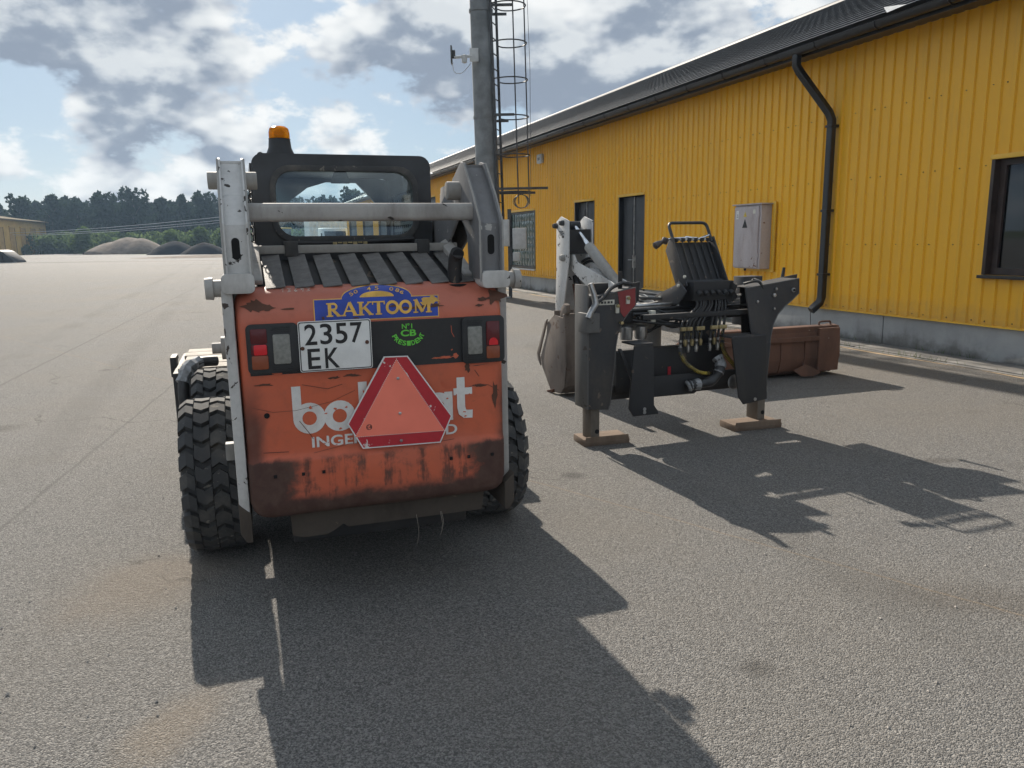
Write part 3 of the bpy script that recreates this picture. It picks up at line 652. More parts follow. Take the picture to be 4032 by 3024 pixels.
for k in range(90): a = 2 * math.pi * k / 18; co.append((0.66 + 0.02 * (k // 18 % 3) * math.cos(a) + (0.13 + 0.008 * math.sin(k)) * math.cos(a), -0.36 + 0.01 * math.sin(k * .7), 2.35 + (0.14 + 0.006 * math.cos(k * 1.7)) * math.sin(a)))
MB().tube(co, 0.006, 5).obj('cable_coil', 'ladder_steel', po)
for (x0, x1, y0, y1, z0, z1), mt in (((0.26, 0.40, -0.34, -0.22, 1.42, 1.98), 'plastic_grey'), ((0.46, 0.76, -0.38, -0.22, 1.36, 1.80), 'plastic_grey'), ((0.46, 0.62, -0.3, -0.22, 1.10, 1.29), 'plastic_grey')):
    bx = B(x0, x1, y0, y1, z0, z1).obj('junction_box', mt, po, 0.015)
    B(x0 + .015, x1 - .015, y0 - .012, y0 - .001, z0 + .02, z1 - .02).obj('lid', mt, bx, 0.008)
B(0.36, 0.44, -0.215, -0.16, 0.32, 2.2).obj('cable_channel', 'ladder_steel', po)
pk = (LX(5.28) - 0.24, -0.1, 5.28)
B(pk[0] - 0.02, pk[0] + 0.16, pk[1] - 0.18, pk[1] - 0.14, 5.16, 5.42).obj('camera_plate', 'plastic_grey', po, 0.006)
cm_ = MB().tube([(pk[0] + .02, pk[1] - .16, 5.27), (pk[0] - .12, pk[1] - .18, 5.26), (pk[0] - .34, pk[1] - .2, 5.24)], 0.028, 8); cm_.lathe([(0.0, -0.12), (0.05, -0.1), (0.06, -0.02), (0.06, 0.04), (0.0, 0.06)], (pk[0] - 0.13, pk[1] - 0.19, 5.24), 'z', 14)
cam_o = cm_.obj('security_camera', 'plastic_grey', po)
an = MB().box(pk[0] - 0.405, pk[0] - 0.375, pk[1] - 0.28, pk[1] - 0.1, 5.12, 5.46); an.box(pk[0] - 0.375, pk[0] - 0.31, pk[1] - 0.22, pk[1] - 0.17, 5.22, 5.38)
an.obj('antenna_panel', 'ladder_steel', po, 0.006)
MB().tube(smooth_path([(pk[0] - .37, pk[1] - .2, 5.14), (pk[0] - .34, pk[1] - .2, 4.96), (pk[0] - .18, pk[1] - .2, 4.94), (pk[0] + .0, pk[1] - .15, 5.13)]), 0.007, 5).obj('antenna_cable', 'plastic_grey', po)

# ================================================================== SKID STEER LOADER (local x right, y forward)
VO = Vector((-0.864, 4.13, 0)); CAMX, CAMY = -0.512, -4.19
sk = thing('skid_steer_loader', 'orange and white skid steer loader seen from behind with plate and warning triangle', 'skid loader', VO, R(18.8))
# --- tailgate
TP = [(-0.945, 0.448), (-0.975, 0.452), (-1.0, 0.466), (-1.012, 0.49), (-1.015, 0.53), (-1.015, 0.60), (-1.015, 0.685), (-1.011, 0.70), (-1.003, 0.712), (-1.0, 0.73)]
TP += [(-1.0, 0.73 + (1.24 - 0.73) * k / 14) for k in range(1, 15)] + [(-1.0 + 0.16 * (1 - math.cos(R(th))), 1.24 + 0.16 * math.sin(R(th))) for th in range(6, 79, 6)] + [(-0.845, 1.400)]
ZL, ZH, HW, RB_, RT_ = 0.448, 1.40, 0.552, 0.085, 0.06
def hwid(z):
    d = 0.0
    if z < ZL + RB_: d = RB_ - math.sqrt(max(0, RB_ ** 2 - (ZL + RB_ - z) ** 2))
    if z > ZH - RT_: d = max(d, RT_ - math.sqrt(max(0, RT_ ** 2 - (z - ZH + RT_) ** 2)))
    return HW - d * 0.95
NU = 56; tg = MB()
us = [math.sin(math.pi / 2 * (2 * i / NU - 1)) for i in range(NU + 1)]
us = [0.55 * u + 0.45 * (2 * i / NU - 1) for i, u in enumerate(us)]
for y, z in TP:
    h = hwid(z)
    for u in us:
        x = u * h; e = max(0.0, (abs(x) - (h - 0.045)) / 0.045)
        dent = 0.004 * math.exp(-((x + 0.3) ** 2 + (z - 0.58) ** 2) / 0.02) + 0.003 * math.sin(x * 9 + z * 7) * (1 if z < 0.7 else 0.25)
        tg.v.append((x, y + 0.045 * (1 - math.sqrt(max(0, 1 - e * e))) + dent, z))
NR = len(TP)
for j in range(NR - 1):
    for i in range(NU): q = j * (NU + 1) + i; tg.f.append((q, q + 1, q + NU + 2, q + NU + 1))
loop = [i for i in range(NU + 1)] + [j * (NU + 1) + NU for j in range(1, NR)] + [(NR - 1) * (NU + 1) + i for i in range(NU - 1, -1, -1)] + [j * (NU + 1) for j in range(NR - 2, 0, -1)]
o_ = len(tg.v); tg.v += [(tg.v[i][0] * 0.985, min(-0.80, tg.v[i][1] + 0.09), tg.v[i][2]) for i in loop]
tg.f += [(loop[k], loop[(k + 1) % len(loop)], o_ + (k + 1) % len(loop), o_ + k) for k in range(len(loop))]
tg.v = [(p[0] - 0.013, p[1], p[2]) for p in tg.v]
tail = tg.obj('tailgate', 'tailgate_orange', sk, ang=40)
TH = [math.radians(t_) for t_ in range(0, 80, 2)]
_za = [1.58 + (1.24 + 0.16 * math.sin(t_) - 1.58) * 3.19 / (3.19 + 0.16 * (1 - math.cos(t_))) for t_ in TH]
def surf(xa, za, off):
    """point on the tailgate skin, off metres proud of it"""
    if za <= 1.24: return (xa, -1.0 - off, za)
    th = float(np.interp(za, _za, TH)); dy = 0.16 * (1 - math.cos(th))
    x = CAMX + (xa - CAMX) * (3.19 + dy) / 3.19
    return (x, -1.0 + dy - off * math.cos(th), 1.24 + 0.16 * math.sin(th) + off * math.sin(th))
def dec(name, mat, geos, off, parent, step=0.00006):
    return mapped(geos, lambda x, z, k: surf(x, z, off + k * step)).obj(name, mat, parent, smooth=False, recalc=False)
# black band between the lamps
bb = MB().grid(lambda u, v: surf(-0.525 + 1.05 * u, 1.058 + v * 0.195, 0.0025), 20, 8).obj('black_band', 'black_worn', sk)
# lamp clusters
def cluster(sgn, zt, zb, xo, xi):
    h = MB().prism(rrect(min(xo, xi), max(xo, xi), zb, zt, 0.022), 'y', -1.016, -0.99).obj('lamp_cluster', 'black_plastic', sk, 0.004)
    return h
cl_l = cluster(-1, 1.264, 1.066, -0.532, -0.332); cl_r = cluster(1, 1.254, 1.051, 0.345, 0.536)
def lens(par, x0, x1, z0, z1, mat, nm, yf=-1.021): return MB().prism(rrect(x0, x1, z0, z1, 0.006, 2), 'y', yf, -1.0).obj(nm, mat, par, 0.0025)
lens(cl_l, -0.516, -0.453, 1.187, 1.247, 'lens_red_dark', 'tail_lens'); lens(cl_l, -0.516, -0.453, 1.142, 1.186, 'lens_red_dark', 'tail_lens')
lens(cl_l, -0.506, -0.456, 1.142, 1.184, 'lens_red', 'red_reflector', -1.0225); lens(cl_l, -0.516, -0.453, 1.085, 1.141, 'lens_amber', 'amber_lens')
lens(cl_l, -0.432, -0.366, 1.103, 1.222, 'lens_clear', 'reversing_lens')
lens(cl_r, 0.452, 0.512, 1.125, 1.232, 'lens_red_dark', 'tail_lens'); lens(cl_r, 0.452, 0.512, 1.069, 1.124, 'lens_amber', 'amber_lens'); lens(cl_r, 0.369, 0.433, 1.092, 1.212, 'lens_clear', 'reversing_lens')
MB().prism(arc(0.483, 1.140, 0.020, 0, 180, 8) + [(0.463, 1.128), (0.503, 1.128)], 'y', -1.0225, -1.01).obj('red_reflector', 'lens_red', cl_r)
for cl_, xa, xb, zs in ((cl_l, -0.436, -0.362, (1.232, 1.240, 1.248, 1.075, 1.083, 1.091)), (cl_r, 0.365, 0.437, (1.222, 1.230, 1.238, 1.062, 1.07, 1.08))):
    rb_ = MB()
    for z in zs: rb_.box(xa, xb, -1.0185, -1.015, z, z + 0.0035)
    rb_.obj('cooling_ribs', 'black_plastic', cl_)
# number plate
pl = MB().prism(rrect(-0.334, -0.043, 1.063, 1.268, 0.010), 'y', -1.0225, -1.018).obj('number_plate', 'plate_white', sk, 0.001)
frame_ring([(p[0], p[1]) for p in rrect(-0.331, -0.046, 1.066, 1.265, 0.009)], [(p[0], p[1]) for p in rrect(-0.3275, -0.0495, 1.0695, 1.2615, 0.007)], -1.0232, -1.0226).obj('plate_border', 'ink_black', pl)
def flat(name, mat, geo, y, par): return MB().add([(p[0], y, p[1]) for p in geo[0]], geo[1]).obj(name, mat, par, smooth=False, recalc=False)
xx = -0.309
for ch in '2357':
    flat('plate_digit', 'ink_black', text_geo(ch, xx, xx + 0.048, 1.172, 1.256, 0.012), -1.0236, pl); xx += 0.0605
for ch, a, c_ in (('E', -0.302, -0.252), ('K', -0.234, -0.176)): flat('plate_letter', 'ink_black', text_geo(ch, a, c_, 1.074, 1.157, 0.012), -1.0236, pl)
for p in ((-0.320, 1.160), (-0.062, 1.172)): MB().lathe([(0.008, 0), (0.008, -0.003), (0.005, -0.005)], (p[0], -1.0228, p[1]), 'y', 12).obj('bolt', 'rust_brown', pl)
# warning triangle
wt = MB().prism([(0.003, 1.1075), (0.104, 1.1045), (0.2865, 0.830), (0.232, 0.7155), (-0.1025, 0.7225), (-0.1605, 0.834)], 'y', -1.026, -1.022).obj('warning_triangle', 'plate_white', sk)
rim_o = [(0.008, 1.103), (0.100, 1.100), (0.281, 0.8295), (0.2285, 0.7205), (-0.099, 0.7275), (-0.155, 0.834)]
MB().prism(rim_o, 'y', -1.0268, -1.0262).obj('red_border', 'reflex_red', wt)
MB().prism([(0.055, 1.094), (0.2515, 0.768), (-0.1325, 0.776)], 'y', -1.0276, -1.0270).obj('orange_triangle', 'reflex_orange', wt)
dt = MB()
for a, c_ in (((0.055, 1.094), (0.2515, 0.768)), ((0.2515, 0.768), (-0.1325, 0.776)), ((-0.1325, 0.776), (0.055, 1.094))):
    for k in range(46): u = k / 46; dt.add([(a[0] + (c_[0] - a[0]) * u + dx, -1.0280, a[1] + (c_[1] - a[1]) * u + dz) for dx, dz in ((-.0022, 0), (0, -.0022), (.0022, 0), (0, .0022))], [(0, 1, 2, 3)])
tag(dt.obj('dotted_edge', 'plate_white', wt), kind='stuff')
for p in ((0.058, 1.012), (0.060, 0.862), (0.06, 0.742)): MB().lathe([(0.0065, 0), (0.0065, -0.003), (0.004, -0.004)], (p[0], -1.0277, p[1]), 'y', 10).obj('rivet', 'steel', wt)
flat('approval_mark', 'ink_black', text_geo('E4', -0.082, -0.062, 0.806, 0.822, 0.0), -1.0284, wt)
em = MB(); vs, fs = stroke([(-0.072 + 0.011 * math.cos(R(a)), 0.814 + 0.011 * math.sin(R(a))) for a in range(0, 360, 30)], 0.002, True); em.add([(p[0], -1.0284, p[1]) for p in vs], fs); em.obj('approval_ring', 'ink_black', wt)
# lettering
def circ(cx, cz, r_, a0=0, a1=360, n=26, rz=None): return [(cx + r_ * math.cos(R(a0 + (a1 - a0) * k / n)), cz + (rz or r_) * math.sin(R(a0 + (a1 - a0) * k / n))) for k in range(n + (0 if a1 - a0 >= 360 else 1))]
BW = 0.036; geos = []
def bowl(cx, cz, r_): return stroke(circ(cx, cz, r_), BW, True)
geos += [stroke([(-0.356, 1.004), (-0.356, 0.875)], BW), bowl(-0.309, 0.868, 0.047), bowl(-0.187, 0.868, 0.047), stroke([(-0.088, 1.004), (-0.088, 0.875)], BW), bowl(-0.041, 0.868, 0.047),
         stroke(circ(0.088, 0.868, 0.047, 50, 310), BW), bowl(0.232, 0.868, 0.047), stroke([(0.279, 0.933), (0.279, 0.806)], BW),
         stroke([(0.335, 0.992), (0.335, 0.860), (0.340, 0.838), (0.352, 0.828), (0.386, 0.826)], BW), stroke([(0.302, 0.930), (0.386, 0.930)], BW * 0.85)]
dec('logo_lettering', 'logo_white', geos, 0.0022, sk, 0.00012)
dec('maker_lettering', 'logo_white', [text_geo('INGERSOLL-RAND', -0.306, 0.314, 0.742, 0.788, 0.022)], 0.0024, sk)
# blue dealer sticker
stk = mapped([], None)
stk.grid(lambda u, v: surf(-0.266 + 0.516 * u, 1.260 + 0.092 * v, 0.0012), 20, 8)
atop = lambda x, d: 1.350 + (0.054 - d) * math.sqrt(max(0, 1 - ((x + 0.0095) / (0.148 - d)) ** 2))
stk.grid(lambda u, v: (lambda x: surf(x, 1.349 + v * (atop(x, 0) - 1.349), 0.0013))(-0.1575 + 0.296 * u), 30, 6)
stk = stk.obj('dealer_sticker', 'sticker_gold', sk, smooth=False)
bl = MB().grid(lambda u, v: surf(-0.262 + 0.508 * u, 1.264 + 0.084 * v, 0.0018), 20, 8)
bl.grid(lambda u, v: (lambda x: surf(x, 1.347 + v * (atop(x, 0.0045) - 1.347), 0.0019))(-0.152 + 0.285 * u), 30, 6)
bl.obj('blue_field', 'sticker_blue', stk, smooth=False)
MB().grid(lambda u, v: (lambda x: surf(x, 1.352 + v * 0.024 * math.sqrt(max(0, 1 - ((x + 0.0095) / 0.071) ** 2)), 0.0026))(-0.0795 + 0.14 * u), 20, 3).obj('gold_half_sun', 'sticker_gold', stk, smooth=False)
z0, z1 = 1.279, 1.334; hz = z1 - z0; tk, tn, sf = 0.0135, 0.006, 0.0055
def serif(x, z, w=0.026): return stroke([(x - w / 2, z), (x + w / 2, z)], sf)
def sub(a, c_, n=5): return [(a[0] + (c_[0] - a[0]) * k / n, a[1] + (c_[1] - a[1]) * k / n) for k in range(n + 1)]
def L_R(x): return [stroke(sub((x, z1), (x, z0)), tk), serif(x, z0 + .003), serif(x, z1 - .003), stroke([(x, z1 - .004)] + circ(x + .016, z1 - .015, .0115, 90, -90, 8) + [(x, z1 - .027)], 0.0085), stroke(sub((x + .012, z1 - .027), (x + .036, z0 + .003)), tk * .85), serif(x + .036, z0 + .003, .018)]
def L_A(x): return [stroke(sub((x, z0 + .003), (x + .024, z1)), tn), stroke(sub((x + .024, z1), (x + .048, z0 + .003)), tk), stroke([(x + .010, z0 + .02), (x + .038, z0 + .02)], tn), serif(x, z0 + .003, .018), serif(x + .048, z0 + .003, .022)]
def L_K(x): return [stroke(sub((x, z1), (x, z0)), tk), serif(x, z0 + .003), serif(x, z1 - .003), stroke(sub((x + .006, z0 + .025), (x + .036, z1 - .003)), tn), stroke(sub((x + .014, z0 + .033), (x + .04, z0 + .003)), tk * .9), serif(x + .036, z1 - .003, .018), serif(x + .041, z0 + .003, .02)]
def L_T(x): return [stroke(sub((x, z1 - .003), (x, z0)), tk), serif(x, z0 + .003), stroke([(x - .024, z1 - .003), (x + .024, z1 - .003)], sf), stroke([(x - .024, z1), (x - .024, z1 - .014)], 0.005), stroke([(x + .024, z1), (x + .024, z1 - .014)], 0.005)]
def L_O(x): return [stroke(circ(x, (z0 + z1) / 2, 0.022, 0, 360, 26, hz / 2 - .005), 0.0115, True)]
def L_M(x): return [stroke(sub((x, z0), (x, z1)), tn), stroke(sub((x, z1), (x + .028, z0 + .004)), tk), stroke(sub((x + .028, z0 + .004), (x + .054, z1)), tn), stroke(sub((x + .056, z1), (x + .056, z0)), tk), serif(x, z0 + .003, .02), serif(x + .056, z0 + .003), serif(x, z1 - .003, .018), serif(x + .056, z1 - .003, .018)]
geos = L_R(-0.203) + L_A(-0.148) + L_K(-0.078) + L_T(-0.005) + L_O(0.052) + L_O(0.107) + L_M(0.150)
dec('sticker_lettering', 'sticker_gold', geos, 0.0032, stk, 0.00005)
for k, ch in enumerate('50 45 086'):
    if ch == ' ': continue
    a = R(152 - k * 15.5); cx, cz = -0.0095 + 0.118 * math.cos(a), 1.349 + 0.038 * math.sin(a)
    vs, fs = text_geo(ch, -0.008, 0.008, -0.008, 0.008, 0.012); rot = (a - math.pi / 2) * 0.55
    dec('sticker_digit', 'sticker_gold', [([(cx + p[0] * math.cos(rot) - p[1] * math.sin(rot), cz + (p[0] * math.sin(rot) + p[1] * math.cos(rot)) * 0.9) for p in vs], fs)], 0.0032, stk)
random.seed(3)
def scab(cx, cz, rx, rz, n=14, j_=0.45): return ([(cx + rx * (1 + random.uniform(-j_, j_)) * math.cos(2 * math.pi * k / n), cz + rz * (1 + random.uniform(-j_, j_)) * math.sin(2 * math.pi * k / n)) for k in range(n)] + [(cx, cz)], [(k, (k + 1) % n, n) for k in range(n)])
dec('torn_patch', 'sticker_gold', [scab(0.217, 1.330, 0.035, 0.016), scab(0.195, 1.318, 0.02, 0.012)], 0.0036, stk)
dec('scraped_patch', 'rust_brown', [scab(0.20, 1.304, 0.055, 0.006, 20), scab(0.14, 1.299, 0.03, 0.004), scab(0.06, 1.312, 0.02, 0.005), scab(0.235, 1.311, 0.02, 0.004), scab(-0.1, 1.27, 0.012, 0.003), scab(0.107, 1.303, 0.015, 0.004), scab(-0.23, 1.276, .006, .008)], 0.0039, stk)
dec('chalk_number', 'label_cream', [stroke([(x0 + p[0] * .9, 1.385 + p[1] * 0.5) for p in q], 0.0016) for x0, q in ((-0.385, [(0, .02), (.008, .028), (.006, 0)]), (-0.362, [(0, .026), (.014, .024), (.004, .014), (.014, .006), (0, 0)]), (-0.337, [(.012, .028), (.002, .01), (.008, 0), (.014, .007), (.003, .01)]), (-0.312, [(.012, .02), (.002, .024), (.004, .014), (.014, .022), (.010, 0)]), (-0.288, [(0, .026), (.014, .022), (.005, .014), (.014, .006), (0, .002)]))], 0.0016, sk)
# CB sticker
gs = [text_geo('N°1', 0.088, 0.132, 1.216, 1.238, 0.02), text_geo('CB', 0.082, 0.148, 1.184, 1.212, 0.03)]
for k, ch in enumerate('PRESIDENT'):
    a = R(198 + k * 18.2); cx, cz = 0.114 + 0.060 * math.cos(a), 1.198 + 0.044 * math.sin(a); rot = (a + math.pi / 2) * 0.8 - 2 * math.pi * 0.8 + math.pi * 0.0
    rot = math.atan2(-math.cos(a) * -0.040, -math.sin(a) * 0.058)
    vs, fs = text_geo(ch, -0.008, 0.008, -0.0105, 0.0105, 0.03)
    gs.append(([(cx + p[0] * math.cos(rot) - p[1] * math.sin(rot), cz + p[0] * math.sin(rot) + p[1] * math.cos(rot)) for p in vs], fs))
dec('round_sticker', 'sticker_green', gs, 0.0042, sk)
# bare patches, scratches and bolt holes
dec('paint_scrape', 'tailgate_orange', [scab(0.27, 1.085, 0.028, 0.005, 18), scab(0.235, 1.084, 0.02, 0.004), scab(0.315, 1.09, 0.014, 0.011, 12, .6), scab(0.30, 1.115, .004, .004), stroke([(0.30, 1.22), (0.302, 1.19), (0.312, 1.17)], .003), scab(-0.42, 1.062, 0.02, 0.006)], 0.0044, sk)
DS = dec('dark_scuff', 'rust_brown', [scab(-0.49, 1.335, 0.04, 0.022, 20, .5), scab(-0.44, 1.325, .02, .012, 14, .6), scab(0.50, 1.335, 0.045, 0.03, 20, .55), scab(0.44, 1.325, 0.02, 0.008), scab(0.43, 1.30, .015, .005), scab(-0.36, 1.318, .03, .004), scab(-.13, 1.035, .04, .008, 16, .6), scab(-0.20, 1.03, .02, .006), scab(0.37, 1.03, .012, .02, 12, .6), scab(-.25, .655, .018, .012), scab(.42, .95, .03, .006), scab(-.48, 1.02, .03, .006, 16, .6), scab(.49, .9, .012, .05, 16, .5)], 0.0021, sk)
scr_ = []
for q in ([(-.53, .93), (-.45, .905), (-.36, .905), (-.22, .93), (-.12, .97)], [(-.44, .60), (-.3, .585), (-.15, .61), (-.02, .66)], [(.33, .93), (.40, .955), (.46, .95), (.51, .92)], [(-.35, .86), (-.31, .80), (-.30, .78)], [(.40, 1.02), (.42, .99)], [(-.5, .74), (-.40, .735)], [(-.2, .71), (.05, .70), (.3, .72)], [(-.30, .72), (-.15, .745), (.0, .74)], [(.06, .60), (.1, .66), (.11, .69)], [(-.06, .58), (.1, .57)], [(-.33, 1.01), (-.23, .985), (-.17, 1.0)]):
    scr_.append(stroke(q, random.uniform(.0014, .0030)))
pm('scratch_brown', (0.13, 0.05, 0.032), 0.7)
dec('scratch', 'scratch_brown', scr_, 0.0026, sk)
CL = dec('chipped_lettering', 'tailgate_orange', [scab(random.uniform(-.38, .38), random.uniform(.81, 1.0), random.uniform(.002, .007), random.uniform(.002, .007)) for k in range(34)] + [scab(random.uniform(-.3, -.14), random.uniform(.745, .787), random.uniform(.002, .005), .002) for k in range(12)], 0.0037, sk)
DS['kind'] = 'stuff'; CL['kind'] = 'stuff'
for k, p in enumerate(((-0.460, 0.640), (-0.349, 0.639), (-0.267, 0.639), (0.279, 0.637), (0.359, 0.637), (0.468, 0.636))):
    B(p[0] - .0065, p[0] + .0065, -1.0215, -1.017, p[1] - .0065, p[1] + .0065).obj('bolt_hole', 'dark_void', tail)
MB().lathe([(0.011, 0), (0.011, -0.004)], (-0.475, -1.0005, 0.893), 'y', 14).obj('bolt_hole', 'dark_void', tail)
# exhaust
MB().lathe([(0.052, -0.01), (0.055, 0.012), (0.040, 0.014)], (0.362, -0.868, 1.375), 'z', 20).obj('exhaust_cup', 'dark_void', sk)
MB().tube([(0.362, -0.865, 1.33), (0.360, -0.86, 1.44), (0.362, -0.875, 1.50), (0.364, -0.905, 1.525)], [0.032, 0.031, 0.031, 0.030], 16).obj('exhaust_pipe', 'black_worn', sk)
MB().lathe([(0.024, 0), (0.024, 0.002)], (0.364, -0.9155, 1.516), 'y', 14).obj('exhaust_mouth', 'dark_void', sk)
# --- uprights
for sg in (-1, 1):
    q = lambda a, c_: (min(sg * a, sg * c_), max(sg * a, sg * c_))
    xo = 0.610 if sg < 0 else 0.578
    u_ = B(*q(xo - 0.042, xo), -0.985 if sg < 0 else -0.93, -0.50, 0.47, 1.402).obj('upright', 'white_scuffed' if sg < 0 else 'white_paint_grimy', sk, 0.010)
    cp = [(p[0], p[1]) for p in rrect(-.606, -.482, 1.385, 1.463, 0.022)] if sg < 0 else [(p[0], p[1]) for p in rrect(.447, .572, 1.372, 1.446, 0.022)]
    MB().prism(cp, 'y', -1.0, -0.62).obj('cap', 'white_scuffed', u_, 0.004)
    ft = MB().prism([(sg * (xo - .044), .485), (sg * (xo + .002), .53), (sg * (xo + .002), .40), (sg * (xo - .02), .36), (sg * (xo - .044), .36)], 'y', -0.988, -0.55); ft.obj('rusty_foot', 'dirty_steel', u_, 0.004)
    pn = MB().lathe([(0.0, -0.05), (0.042, -0.05), (0.045, -0.02), (0.034, -0.018), (0.034, 0.03)] if sg < 0 else [(0.034, -0.03), (0.034, 0.018), (0.045, 0.02), (0.042, 0.05), (0.0, 0.05)], (sg * (xo + .008), -0.93, 1.405), 'x', 18); pn.obj('pivot_pin', 'white_paint_grimy', u_)
    bs = MB().lathe([(0.0, -0.07), (0.026, -0.07), (0.026, -0.03), (0.055, -0.028), (0.055, 0.02)] if sg < 0 else [(0.055, -0.02), (0.055, 0.028), (0.026, 0.03), (0.026, 0.07), (0, 0.07)], (sg * 0.62, -0.30, 1.09), 'x', 18); bs.obj('cylinder_pin', 'white_paint_grimy', u_)
# --- lift arms
AR = [(-0.985, 1.41), (-0.985, 1.655), (-0.89, 1.775), (-0.755, 1.915), (-0.70, 1.925), (-0.55, 1.86), (0.40, 1.46), (1.05, 1.02), (1.45, 0.74), (1.60, 0.50), (1.46, 0.46), (1.30, 0.64), (0.90, 0.90), (0.30, 1.25), (-0.50, 1.60), (-0.66, 1.70), (-0.78, 1.60), (-0.80, 1.41)]
for sg in (-1, 1):
    ar = MB(); dx_ = 0.0 if sg < 0 else -0.043
    for xa in (0.487, 0.578): ar.prism(AR, 'x', sg * xa, sg * (xa + 0.011))
    sp = [(-0.962, 1.40), (-0.962, 1.648), (-0.870, 1.765), (-0.742, 1.898)]
    for (a, c_) in zip(sp, sp[1:]): ar.hexa([(sg * .497, a[0], a[1]), (sg * .579, a[0], a[1]), (sg * .579, a[0] + .012, a[1]), (sg * .497, a[0] + .012, a[1]), (sg * .497, c_[0], c_[1]), (sg * .579, c_[0], c_[1]), (sg * .579, c_[0] + .012, c_[1]), (sg * .497, c_[0] + .012, c_[1])])
    tp_ = [(-0.742, 1.898), (-0.55, 1.835), (0.40, 1.435), (1.45, 0.715)]
    for (a, c_) in zip(tp_, tp_[1:]): ar.hexa([(sg * .497, a[0], a[1]), (sg * .579, a[0], a[1]), (sg * .579, a[0], a[1] + .012), (sg * .497, a[0], a[1] + .012), (sg * .497, c_[0], c_[1]), (sg * .579, c_[0], c_[1]), (sg * .579, c_[0], c_[1] + .012), (sg * .497, c_[0], c_[1] + .012)])
    ar.v = [(p[0] + dx_, p[1], p[2]) for p in ar.v]
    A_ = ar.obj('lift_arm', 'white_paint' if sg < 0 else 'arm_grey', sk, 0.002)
    MB().prism([(p[0], p[1]) for p in rrect(min(sg * .527, sg * .557) + dx_, max(sg * .527, sg * .557) + dx_, 1.515, 1.60, 0.0149)], 'y', -0.9640, -0.9605).obj('slot', 'dark_void', A_)
    if sg < 0: bz = MB().cyl((-0.632, -0.73, 1.832), (-0.44, -0.73, 1.832), 0.036, 18)
    else: bz = MB().cyl((0.385, -0.66, 1.80), (0.56, -0.66, 1.80), 0.042, 18)
    bz.obj('pin_boss', 'grey_paint', A_, 0.005)
    wl = MB()
    for xa in (0.487, 0.589): wl.tube([(sg * xa + dx_, p[0], p[1]) for p in ((-.985, 1.40), (-.985, 1.655), (-.89, 1.775), (-.755, 1.915))], 0.0045, 6)
    wl.obj('weld_seam', 'grey_paint', A_)
MB().prism([(p[0], p[1]) for p in rrect(-0.885, -0.812, 1.663, 1.736, 0.018, 3)], 'x', -0.490, 0.450).obj('cross_tube', 'white_paint_grimy', sk, ang=50)
dec2 = MB()
for gsg in (1,):
    MB().prism([(-0.42, 1.40), (-0.40, 1.60), (-0.33, 1.80), (-0.30, 1.845), (-0.24, 1.84), (-0.14, 1.60), (-0.10, 1.40)], 'x', 0.462, 0.471).obj('cab_bracket', 'white_paint_grimy', sk, 0.002)
# --- chassis, hood, grille
ch = MB(); ch.box(-0.545, 0.545, -0.84, 1.15, 0.42, 0.98); ch.box(-0.40, 0.40, -0.80, 1.10, 0.26, 0.42); ch.box(-0.54, 0.54, -0.84, -0.2, 0.98, 1.37); ch.obj('chassis', 'black_worn', sk, 0.01)
ud = MB().prism([(-0.41, 0.46), (-0.405, 0.345), (-0.36, 0.33), (-0.26, 0.33), (-0.23, 0.345), (-0.19, 0.37), (-0.17, 0.352), (0.30, 0.352), (0.44, 0.352), (0.455, 0.46)], 'y', -0.93, -0.90); ud.obj('belly_plate', 'dirty_steel', sk, 0.004)
for p in ((0.24, 0.352, .045), (0.13, 0.352, .06), (0.245, 0.352, .03)):
    MB().tube(smooth_path([(p[0], -0.94, p[1] + .02), (p[0] + .006, -0.95, p[1] - p[2]), (p[0] - .004, -0.945, p[1] - p[2] * 2)]), 0.0008, 4).obj('dry_grass_blade', 'wood', sk)
hs_ = math.atan2(0.122, 0.45); HL = 0.466
def hood(x, d, n): return (x, -0.88 + d * math.cos(hs_) - n * math.sin(hs_), 1.405 + d * math.sin(hs_) + n * math.cos(hs_))
hb = MB(); hb.hexa([hood(-0.47, -.02, -.04), hood(0.47, -.02, -.04), hood(0.47, HL, -.04), hood(-0.47, HL, -.04), hood(-0.47, -.02, -.03), hood(0.47, -.02, -.03), hood(0.47, HL, -.03), hood(-0.47, HL, -.03)])
hd_ = hb.obj('engine_cover', 'black_worn', sk)
for k in range(8):
    xa = -0.440 + k * 0.115
    B2 = MB().hexa([hood(xa, -.01, -.012), hood(xa + .078, -.01, -.004), hood(xa + .078, HL - .01, -.004), hood(xa, HL - .01, -.012), hood(xa, -.01, -.006), hood(xa + .078, -.01, .002), hood(xa + .078, HL - .01, .002), hood(xa, HL - .01, -.006)])
    B2.obj('slat', 'grille', hd_, 0.002)
for sg in (-1, 1):
    s0_, s1_ = (-0.448, -0.495) if sg < 0 else (0.415, 0.462)
    gq = MB().hexa([hood(s0_, 0.05, -.01), hood(s1_, 0.05, -.01), hood(s1_, 0.54, -.02), hood(s0_, 0.54, -.02), hood(s0_, 0.05, .012), hood(s1_, 0.03, .016), hood(s1_, 0.54, .05), hood(s0_, 0.52, .030)])
    gq.obj('side_rail', 'white_paint_grimy', hd_, 0.006)
B(-0.475, 0.487, -0.445, -0.405, 1.528, 1.566).obj('top_bar', 'grey_paint', sk, 0.005)
for x in (-0.305, 0.315):
    B(x - 0.03, x + 0.03, -0.462, -0.38, 1.515, 1.585).obj('rubber_mount', 'rubber', sk, 0.008)
